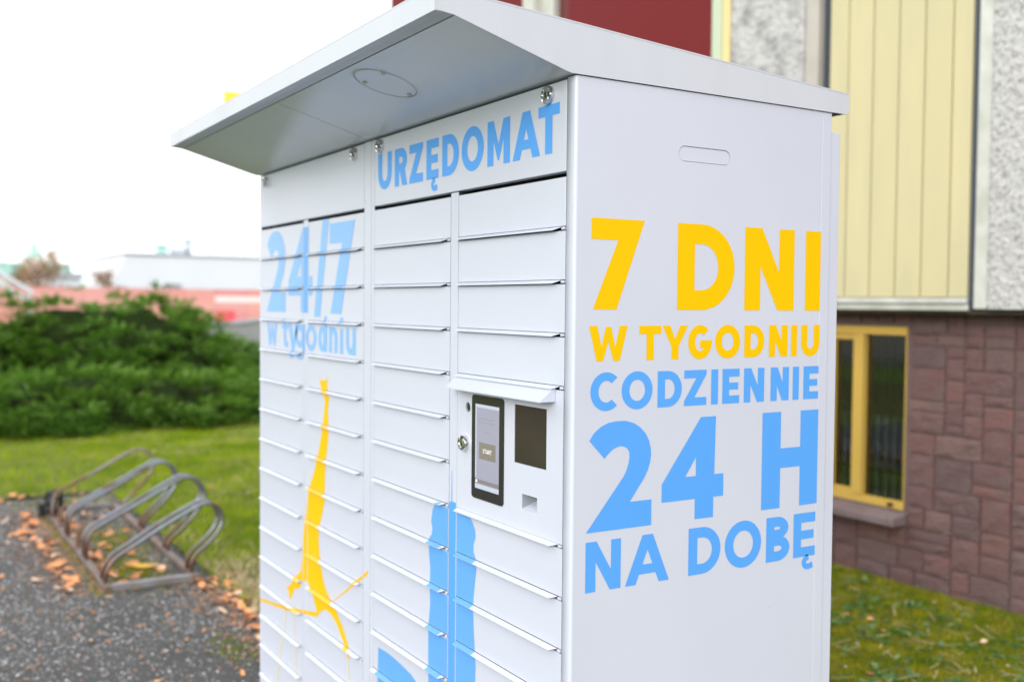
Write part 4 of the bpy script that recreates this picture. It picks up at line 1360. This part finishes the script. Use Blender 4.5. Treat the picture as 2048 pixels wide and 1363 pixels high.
for ci, (a, b) in enumerate(cols):
    me = door_mesh(b - a, HF)
    for k in range(ROWS):
        if ci == 3 and k in term_rows:
            continue
        zt = seam(k) - (GAP if k else 0.0045)
        d = bpy.data.objects.new('locker_door', me)
        COL.objects.link(d)
        d.parent = loc
        d.location = Vector((a, 0.0, seam(k + 1) + HF)) - loc.location
        md = d.modifiers.new('bevel', 'BEVEL'); md.width = 0.0009; md.segments = 1; md.limit_method = 'ANGLE'; md.angle_limit = R(50)
        zb = seam(k + 1)
        regions.append((a + 0.001, b - 0.001, zb + 0.0012, zb + HF - 0.0012, -0.0006, -0.0006, d, True))
        regions.append((a + 0.0035, b - 0.031, zb - 0.0064, zb - 0.0008, -0.0117, -0.0013, d, True))

# --- terminal panel in place of three doors
ta, tb = cols[3]
tz1, tz0 = seam(4) - GAP, seam(7)
slot = [(-0.1765, 1.1325), (-0.1200, 1.1325), (-0.1200, 1.1630), (-0.1765, 1.1630)]
glass_h = [(-0.2085, 1.2235), (-0.0880, 1.2235), (-0.0880, 1.3438), (-0.2085, 1.3438)]
cam_h = arc(-0.407, 1.319, 0.0112, 0.0112, 0, 345, 23)
term = slab('terminal_panel', [(ta, tz0), (tb, tz0), (tb, tz1), (ta, tz1)], [slot, glass_h, cam_h], 'y', 0.0, 0.006, M['white'], loc)
bm = bmesh.new()
w_ = tb - ta
bx(bm, ta + 0.003, tb - 0.013, 0.0012, 0.03, tz0 - 0.0018, tz0 - 0.0001, 1)  # painted shadow line between the terminal panel and its lip
A = [bm.verts.new(p) for p in ((ta + 0.003, 0.0, tz0 - 0.0005), (tb - 0.013, 0.0, tz0 - 0.0005), (tb - 0.031, -0.0115, tz0 - 0.0066), (ta + 0.003, -0.0115, tz0 - 0.0066))]
B = [bm.verts.new((v.co.x, v.co.y + 0.0004, v.co.z - 0.0014)) for v in A]
bm.faces.new(A); bm.faces.new(B[::-1])
for i in range(4):
    bm.faces.new((A[i], B[i], B[(i + 1) % 4], A[(i + 1) % 4]))
bx(bm, tb - 0.0115, tb - 0.001, -0.0018, 0.012, tz0 - 0.0062, tz0 - 0.0012)
obj('pull_lip', bm, [M['white'], M['plinth_gapshade']], term)
obj('scanner_window', box(-0.2082, -0.0883, 0.0012, 0.004, 1.2238, 1.3435), M['glassblack'], term)
bm = bmesh.new()
lathe(bm, [(0.0110, 0.0), (0.0085, 0.0015), (0.0, 0.0018)], -0.407, 0.004, 1.319, 20)
obj('camera_lens', bm, M['bezel'], term)
make_lock(-0.417, 1.239, term, 0.0175)
# coin-return style pocket with sloping floor
bm = bmesh.new()
x0, x1, z0, z1, yb = -0.1763, -0.1202, 1.1327, 1.1628, 0.050
v = {n: bm.verts.new(p) for n, p in {'a': (x0, 0.0005, z0), 'b': (x1, 0.0005, z0), 'c': (x1, 0.0005, z1), 'd': (x0, 0.0005, z1), 'e': (x0, yb, z0 + 0.017), 'f': (x1, yb, z0 + 0.017), 'g': (x1, yb, z1), 'h': (x0, yb, z1)}.items()}
for q in ('abfe', 'bcgf', 'cdhg', 'daeh', 'efgh'):
    bm.faces.new([v[n] for n in q])
bm.faces.ensure_lookup_table()
for q in (1, 2, 3, 4):
    bm.faces[q].material_index = 1
obj('return_pocket', bm, [M['white'], M['fargrey']], term)
# screen
scr = slab('touch_screen', rrect(-0.3855, -0.2490, 1.1230, 1.3505, 0.009, 5), [], 'y', -0.0022, 0.0006, M['bezel'], term, bevel=0.0008)
def flat(name, x0, x1, z0, z1, y, mat, parent):
    return raw(name, [(x0, y, z0), (x1, y, z0), (x1, y, z1), (x0, y, z1)], [(0, 1, 2, 3)], mat, parent)
flat('display', -0.3685, -0.2665, 1.1460, 1.3310, -0.0023, M['screen'], term)
flat('display_bar', -0.3685, -0.2665, 1.3240, 1.3310, -0.0024, M['screenpale'], term)
flat('display_bar', -0.3685, -0.2665, 1.1460, 1.1560, -0.0024, M['screenpale'], term)
flat('display_bar', -0.3685, -0.2665, 1.1575, 1.1665, -0.0024, M['screendark'], term)
flat('display_icon', -0.3655, -0.3590, 1.1590, 1.1650, -0.0025, M['screentxt'], term)
flat('display_edge', -0.3685, -0.3630, 1.1700, 1.3235, -0.0024, M['screenpale'], term)
flat('start_button', -0.3515, -0.2805, 1.2120, 1.2485, -0.0024, M['screenbtn'], term)
for zz, xa, xb in ((1.2985, -0.352, -0.290), (1.2905, -0.356, -0.284), (1.2700, -0.333, -0.306)):
    x = xa
    rs2 = random.Random(int(zz * 1000))
    while x < xb:
        ww = rs2.uniform(0.004, 0.011)
        flat('display_text', x, min(x + ww, xb), zz, zz + 0.0028, -0.00245, M['screenfaint'], term)
        x += ww + 0.0018
lay = letters([('S', -0.3350, -0.3285, 1.2260, 1.2350), ('T', -0.3275, -0.3205, 1.2260, 1.2350), ('A', -0.3202, -0.3122, 1.2260, 1.2350), ('R', -0.3112, -0.3048, 1.2260, 1.2350), ('T', -0.3040, -0.2970, 1.2260, 1.2350)], 0.0012, 0.0012)
def text_mesh(name, tris, fn, mat, parent):
    vs, fs = [], []
    for t in tris:
        i = len(vs)
        vs += [fn(u, v_) for u, v_ in t]
        fs.append(tuple(range(i, i + len(t))))
    o = raw(name, vs, fs, mat, parent)
    # all faces look outwards
    return o
for L in lay:
    text_mesh('letter', L[0], lambda u, v_: (u, -0.0025, v_), M['screentxt'], term)
# rain hood over the terminal
bm = bmesh.new()
hz1, hz0, hy = 1.3905, 1.3625, -0.036
extrude_poly(bm, [(-0.0005, hz1), (hy, hz0), (hy, hz0 - 0.0022), (hy + 0.0018, hz0 - 0.0022), (-0.0005, hz1 - 0.0032)], 'x', -0.4500, -0.0575)
for xc in (-0.4500, -0.0590):
    extrude_poly(bm, [(-0.0005, hz1 - 0.0034), (hy + 0.002, hz0 - 0.0014), (-0.0005, hz0 - 0.0014)], 'x', xc + 0.0001, xc + 0.0014)
obj('rain_hood', bm, M['white'], loc)

# --- lettering on the header
lay = letters([('U', -0.899, -0.815, 1.8425, 1.9365), ('R', -0.797, -0.724, 1.8425, 1.9365), ('Z', -0.712, -0.637, 1.8425, 1.9365), ('Ę', -0.619, -0.556, 1.8425, 1.9365), ('D', -0.538, -0.457, 1.8425, 1.9365), ('O', -0.444, -0.345, 1.8410, 1.9390), ('M', -0.329, -0.236, 1.8425, 1.9375), ('A', -0.225, -0.121, 1.8425, 1.9375), ('T', -0.128, -0.053, 1.8425, 1.9375)], 0.0255, 0.0215)
for L in lay:
    text_mesh('letter', L[0] + L[1], lambda u, v_: (u, -0.0005, v_), M['blue'], head_r)

# --- lettering on the side panel (u = y, v = z, plane x = 0)
side_lines = [
    ('yellow', 0.0455, 0.0405, [('7', 0.039, 0.168, 1.541, 1.7155), ('D', 0.253, 0.408, 1.541, 1.7155), ('N', 0.437, 0.583, 1.541, 1.7155), ('I', 0.618, 0.665, 1.541, 1.7155)]),
    ('yellow', 0.0185, 0.0165, [('W', 0.036, 0.129, 1.4415, 1.5095), ('T', 0.158, 0.213, 1.4415, 1.5095), ('Y', 0.216, 0.283, 1.4415, 1.5095), ('G', 0.284, 0.348, 1.4405, 1.5105), ('O', 0.357, 0.427, 1.4405, 1.5105), ('D', 0.439, 0.497, 1.4415, 1.5095), ('N', 0.511, 0.567, 1.4415, 1.5095), ('I', 0.578, 0.596, 1.4415, 1.5095), ('U', 0.609, 0.666, 1.4405, 1.5095)]),
    ('blue', 0.0190, 0.0165, [('C', 0.041, 0.111, 1.345, 1.420), ('O', 0.116, 0.193, 1.345, 1.420), ('D', 0.206, 0.269, 1.346, 1.4185), ('Z', 0.275, 0.335, 1.346, 1.4185), ('I', 0.348, 0.367, 1.346, 1.4185), ('E', 0.379, 0.427, 1.346, 1.4185), ('N', 0.440, 0.499, 1.346, 1.4185), ('N', 0.518, 0.573, 1.346, 1.4185), ('I', 0.585, 0.604, 1.346, 1.4185), ('E', 0.618, 0.665, 1.346, 1.4185)]),
    ('blue', 0.0555, 0.045, [('2', 0.034, 0.194, 1.1115, 1.324), ('4', 0.220, 0.386, 1.1115, 1.3215), ('H', 0.496, 0.667, 1.1115, 1.3215)]),
    ('blue', 0.0240, 0.0215, [('N', 0.034, 0.119, 0.9955, 1.0935), ('A', 0.130, 0.242, 0.9955, 1.0935), ('D', 0.293, 0.381, 0.9955, 1.0930), ('O', 0.393, 0.498, 0.9940, 1.0945), ('B', 0.513, 0.584, 0.9955, 1.0925), ('Ę', 0.596, 0.664, 0.9955, 1.0930)]),
]
for colr, t, tz, spec in side_lines:
    for L in letters(spec, t, tz):
        text_mesh('letter', L[0] + L[1], lambda u, v_: (0.0005, u, v_), M[colr], side_panel)

# --- prints that run across doors, lips and frame strips
def wrap(tris, mat_door, mat_frame, layer=0, name='print'):
    for (x0, x1, z0, z1, y0, y1, par, isdoor) in regions:
        vs, fs = [], []
        for t in tris:
            if max(p[0] for p in t) <= x0 or min(p[0] for p in t) >= x1 or max(p[1] for p in t) <= z0 or min(p[1] for p in t) >= z1:
                continue
            c = clip(list(t), x0, x1, 0)
            if c:
                c = clip(c, z0, z1, 1)
            if not c:
                continue
            i = len(vs)
            for u, v_ in c:
                f = (v_ - z0) / (z1 - z0)
                vs.append((u, y0 + (y1 - y0) * f - 0.0001 * layer, v_))
            fs.append(tuple(range(i, i + len(c))))
        if fs:
            me = bpy.data.meshes.new(name)
            me.from_pydata(vs, [], fs)
            me.materials.append(mat_door if isdoor else mat_frame)
            o = bpy.data.objects.new(name, me)
            COL.objects.link(o)
            o.parent = par
            o.location = -(par.location + loc.location)
lay = letters([('2', -1.812, -1.622, 1.5175, 1.782), ('4', -1.594, -1.380, 1.5175, 1.780), ('/', -1.366, -1.243, 1.5060, 1.800), ('7', -1.240, -1.052, 1.5175, 1.777)], 0.06, 0.058)
for L in lay:
    wrap(L[0], M['lightblue'], M['midblue'], 0, 'letter')
lay = letters([('w', -1.805, -1.702, 1.404, 1.481), ('t', -1.655, -1.595, 1.404, 1.496), ('y', -1.594, -1.504, 1.372, 1.481), ('g', -1.528, -1.444, 1.372, 1.482), ('o', -1.434, -1.345, 1.402, 1.482), ('d', -1.329, -1.260, 1.404, 1.509), ('n', -1.243, -1.178, 1.404, 1.480), ('i', -1.159, -1.135, 1.404, 1.507), ('u', -1.115, -1.045, 1.404, 1.480)], 0.0225, 0.018)
for L in lay:
    wrap(L[0], M['lightblue'], M['midblue'], 0, 'letter')
    if L[1]:
        wrap(L[1], M['lightblue'], M['midblue'], 1, 'letter')
yel = [(-1.325, 1.329), (-1.305, 1.316), (-1.29, 1.323), (-1.272, 1.317), (-1.252, 1.334), (-1.256, 1.304), (-1.241, 1.264), (-1.252, 1.235), (-1.244, 1.188), (-1.252, 1.13), (-1.266, 1.088), (-1.272, 1.02), (-1.276, 0.96), (-1.297, 0.914), (-1.318, 0.88), (-1.322, 0.837), (-1.316, 0.80), (-1.306, 0.77), (-1.290, 0.735), (-1.268, 0.705), (-1.215, 0.676), (-1.175, 0.655), (-1.138, 0.631), (-1.105, 0.60), (-1.089, 0.584), (-1.085, 0.548), (-1.099, 0.546), (-1.110, 0.566), (-1.124, 0.581), (-1.183, 0.626), (-1.225, 0.640), (-1.267, 0.642), (-1.300, 0.628), (-1.328, 0.607), (-1.340, 0.621), (-1.362, 0.645), (-1.384, 0.673), (-1.410, 0.687), (-1.436, 0.690), (-1.470, 0.668), (-1.499, 0.646), (-1.530, 0.642), (-1.547, 0.623), (-1.565, 0.599), (-1.585, 0.598), (-1.588, 0.618), (-1.610, 0.628), (-1.606, 0.634), (-1.580, 0.636), (-1.52, 0.685), (-1.478, 0.707), (-1.463, 0.75), (-1.463, 0.788), (-1.45, 0.85), (-1.427, 0.92), (-1.405, 0.98), (-1.360, 1.04), (-1.327, 1.101), (-1.305, 1.15), (-1.289, 1.197), (-1.274, 1.254), (-1.290, 1.285), (-1.309, 1.301)]
tri = tess([yel])
wrap(tri, M['yellow'], M['yellow'])
for loop in ([(-1.222, 0.671), (-1.216, 0.677), (-0.958, 0.828), (-0.955, 0.821), (-0.965, 0.812)], [(-1.8845, 0.5225), (-1.8845, 0.513), (-1.6, 0.552), (-1.332, 0.602), (-1.332, 0.616), (-1.6, 0.564)]):
    wrap(tess([loop]), M['yellow'], M['yellow'], 1)
for loop in ([(-1.60, 0.58), (-1.594, 0.58), (-1.72, 0.25), (-1.73, 0.25)], [(-1.545, 0.59), (-1.539, 0.59), (-1.50, 0.28), (-1.508, 0.28)], [(-1.094, 0.546), (-1.087, 0.546), (-1.075, 0.30), (-1.082, 0.30)]):
    wrap(tess([loop]), M['paleyellow'], M['paleyellow'], 1)
wrap(tess([[(-1.86, 0.22), (-1.80, 0.265), (-1.76, 0.25), (-1.72, 0.20), (-1.80, 0.17), (-1.86, 0.18)]]), M['yellow'], M['yellow'], 2)
blu = [(-0.579, 1.045), (-0.575, 1.062), (-0.562, 1.076), (-0.539, 1.085), (-0.505, 1.089), (-0.4815, 1.096), (-0.4805, 1.167), (-0.4785, 1.167), (-0.4780, 1.096), (-0.450, 1.096), (-0.429, 1.092), (-0.400, 1.080), (-0.382, 1.066), (-0.370, 1.050), (-0.368, 1.034), (-0.377, 1.018), (-0.377, 1.000), (-0.366, 0.988), (-0.363, 0.965), (-0.370, 0.930), (-0.376, 0.892), (-0.375, 0.840), (-0.369, 0.793), (-0.364, 0.750), (-0.366, 0.70), (-0.372, 0.62), (-0.36, 0.50), (-0.33, 0.30), (-0.70, 0.24), (-0.885, 0.30), (-0.889, 0.545), (-0.885, 0.640), (-0.83, 0.642), (-0.79, 0.640), (-0.752, 0.637), (-0.69, 0.629), (-0.655, 0.618), (-0.630, 0.600), (-0.592, 0.575), (-0.592, 0.640), (-0.594, 0.70), (-0.594, 0.777), (-0.585, 0.83), (-0.588, 0.875), (-0.586, 0.92), (-0.594, 0.958), (-0.592, 0.99), (-0.580, 1.000), (-0.576, 1.015), (-0.583, 1.032)]
wrap(tess([blu]), M['midblue'], M['blue'], 0)

# ------------------------------------------------------------------ bicycle rack
rk = thing('bicycle_rack', (-5.3, 0.14, 0), 'low rusty bicycle rack of paired slanted steel hoops on the asphalt', 'bicycle rack')
obj('front_rail', box(-6.52, -4.135, -0.118, -0.078, 0.003, 0.034), M['rail'], rk, bevel=0.003)
obj('rear_rail', box(-6.52, -4.135, 0.345, 0.385, 0.003, 0.034), M['rail'], rk, bevel=0.003)
for xa in (-6.52, -4.175):
    obj('end_rail', box(xa, xa + 0.04, -0.0775, 0.3445, 0.003, 0.042), M['steelrail'], rk, bevel=0.003)
obj('foot_plate', box(-6.50, -6.38, -0.16, -0.119, 0.003, 0.10), M['iron'], rk, bevel=0.004)
HIGH = [(-0.098, 0.034), (-0.095, 0.12), (-0.075, 0.185), (-0.02, 0.225), (0.20, 0.335), (0.39, 0.435), (0.47, 0.468), (0.545, 0.445), (0.588, 0.375), (0.575, 0.305), (0.52, 0.225), (0.43, 0.135), (0.375, 0.085), (0.365, 0.034)]
LOW = [(-0.098, 0.034), (-0.090, 0.09), (-0.045, 0.155), (0.02, 0.195), (0.20, 0.300), (0.36, 0.382), (0.44, 0.412), (0.505, 0.385), (0.535, 0.315), (0.510, 0.245), (0.45, 0.180), (0.385, 0.125), (0.362, 0.085), (0.360, 0.034)]
for xx, prof, mats in ((-4.235, LOW, ('galv',)), (-4.335, LOW, ('galv',)), (-4.82, HIGH, ('galv',)), (-4.92, HIGH, ('galv',)), (-5.51, HIGH, ('galv',)), (-5.61, HIGH, ('galv',)), (-6.22, HIGH, ('rust',))):
    bm = bmesh.new()
    tube(bm, catmull([(xx, a, b) for a, b in prof], 5), 0.0112, 10)
    h_ = obj('hoop', bm, M[mats[0]], rk)
    smooth(h_.data)
for xx in (-5.15, -5.86):
    bm = bmesh.new()
    tube(bm, [(xx, -0.098, 0.034), (xx, -0.098, 0.14), (xx + 0.02, -0.05, 0.18)], 0.012, 8)
    o = obj('stub', bm, M['rust'], rk)

bm = bmesh.new()
for q, (ra, tl) in enumerate(((0.085, 0.3), (0.075, -0.4), (0.06, 0.9), (0.09, -0.9))):
    tube(bm, [(-6.30 + ra * math.cos(a) * math.cos(tl), -0.10 + ra * math.cos(a) * math.sin(tl) * 0.8 + 0.01 * q, 0.105 + ra * 1.05 * math.sin(a)) for a in np.linspace(0, 2 * math.pi, 18)], 0.011, 7)
tag(obj('cable_lock', bm, M['iron'], sm=True), 'coiled black cable lock hanging on the far front leg of the bicycle rack', 'cable lock')

# ------------------------------------------------------------------ fallen leaves
def leaf_mesh(seed, L, wd):
    rs = random.Random(seed)
    vs, fs = [], []
    n = 5
    curl = rs.uniform(-0.35, 0.5)
    fold = rs.uniform(0.1, 0.5)
    for i in range(n + 1):
        u = i / n
        w_ = wd * math.sin(math.pi * min(1, u * 0.93 + 0.04)) ** 0.8 * rs.uniform(0.85, 1.1)
        z = curl * L * (u - 0.5) ** 2 * 1.6 + 0.004
        vs += [((u - .5) * L, -w_, z + fold * w_), ((u - .5) * L, 0, z), ((u - .5) * L, w_, z + fold * w_ * rs.uniform(.5, 1.2))]
    for i in range(n):
        a = 3 * i
        fs += [(a, a + 1, a + 4, a + 3), (a + 1, a + 2, a + 5, a + 4)]
    me = bpy.data.meshes.new('fallen_leaf')
    me.from_pydata(vs, [], fs)
    smooth(me)
    return me
leaf_me = {}
for nm_, cc in LEAFC:
    leaf_me[nm_] = [leaf_mesh(k, 0.055 + 0.03 * (k % 4) / 3, 0.014 + 0.008 * (k % 3) / 2) for k in range(8)]
    for q in leaf_me[nm_]:
        q.materials.append(M['leaf ' + nm_])
rs = random.Random(12)
def put_leaf(x, y, z, label, group, sc=1.0):
    hue = rs.choice(['orange', 'orange', 'orange', 'rust brown', 'pale tan'])
    o = bpy.data.objects.new('fallen_leaf', rs.choice(leaf_me[hue]))
    COL.objects.link(o)
    o.location = (x, y, z)
    o.rotation_euler = (rs.uniform(-.5, .5), rs.uniform(-.4, .4), rs.uniform(0, 6.28))
    s = sc * rs.uniform(0.75, 1.35)
    o.scale = (s, s, s)
    tag(o, hue + ' ' + label, 'leaf', hue + ' ' + group)
    return o
for k in range(95):      # drift along the front rail of the rack
    x = rs.uniform(-6.6, -4.2)
    put_leaf(x, -0.20 - abs(rs.gauss(0, 0.10)) if rs.random() < 0.72 else rs.uniform(-0.06, 0.0), 0.004 + rs.uniform(0, 0.02), 'dry leaf in the drift along the front rail of the bicycle rack', 'leaves drifted along the rack', 1.0)
for k in range(45):
    put_leaf(rs.uniform(-6.4, -4.25), rs.uniform(-0.02, 0.33), 0.004, 'dry leaf lying inside the bicycle rack frame', 'leaves inside the rack', 0.95)
for k in range(62):
    x = rs.uniform(-4.15, -2.6)
    put_leaf(x, 0.42 + rs.gauss(0, 0.05) - 0.02 * math.sin(x * 5), 0.012 + rs.uniform(0, 0.012), 'dry leaf on the border between asphalt and grass', 'leaves along the lawn border', 0.85)
for k in range(95):
    x = rs.uniform(-7.5, -2.4)
    y = rs.uniform(-1.2, 0.35)
    if -6.7 < x < -4.1 and -0.25 < y < 0.4:
        continue
    put_leaf(x, y, 0.004, 'small dry leaf scattered on the open asphalt', 'leaves scattered on the asphalt', 0.5)
for k in range(18):
    put_leaf(-7.2 + rs.uniform(-0.15, 0.15), rs.uniform(-0.9, 0.5), 0.02, 'dry leaf along the far end of the asphalt', 'leaves along the far path edge', 1.25)
for k in range(20):
    put_leaf(rs.uniform(-9, -3.5), rs.uniform(0.6, 1.8), 0.055, 'small dry leaf lying on the bright lawn', 'leaves on the lawn', 0.7)
for k in range(14):
    put_leaf(rs.uniform(-2.4, -0.8), rs.uniform(1.6, 3.5), 0.05, 'dry leaf lying on the moss below the window wall', 'leaves on the moss', 0.5)
me = leaf_mesh(77, 0.19, 0.034)
me.materials.append(M['yellowleaf'])
o = bpy.data.objects.new('fallen_leaf', me)
COL.objects.link(o)
o.location = (-4.55, 0.16, 0.012); o.rotation_euler = (0.1, 0.05, 1.1)
tag(o, 'large yellow leaf lying in the front bay of the bicycle rack', 'leaf')
# crumbs of leaf litter
n = 3000
X = np.concatenate([RNG.uniform(-6.7, -4.1, 1200), RNG.uniform(-7.1, -2.2, 900), RNG.uniform(-4.2, -2.3, 900)])
Y = np.concatenate([RNG.normal(-0.14, 0.13, 1200), RNG.uniform(-1.3, 0.45, 900), RNG.normal(0.42, 0.08, 900)])
pts = np.stack([X, Y, np.full(n, 0.008)], -1)
d = RNG.random(n) * 6.28
s = 0.007 + 0.011 * RNG.random(n)
c, sn = np.cos(d) * s, np.sin(d) * s
V = np.stack([pts + np.stack([c, sn, 0 * c], -1), pts + np.stack([-sn * .5, c * .5, 0 * c + .004], -1), pts - np.stack([c, sn, 0 * c - .002], -1), pts - np.stack([-sn * .5, c * .5, 0 * c - .004], -1)], 1).reshape(-1, 3)
tag(np_mesh('leaf_litter', V, np.arange(n * 4).reshape(n, 4), M['leafbits'], None, 4), kind='stuff')
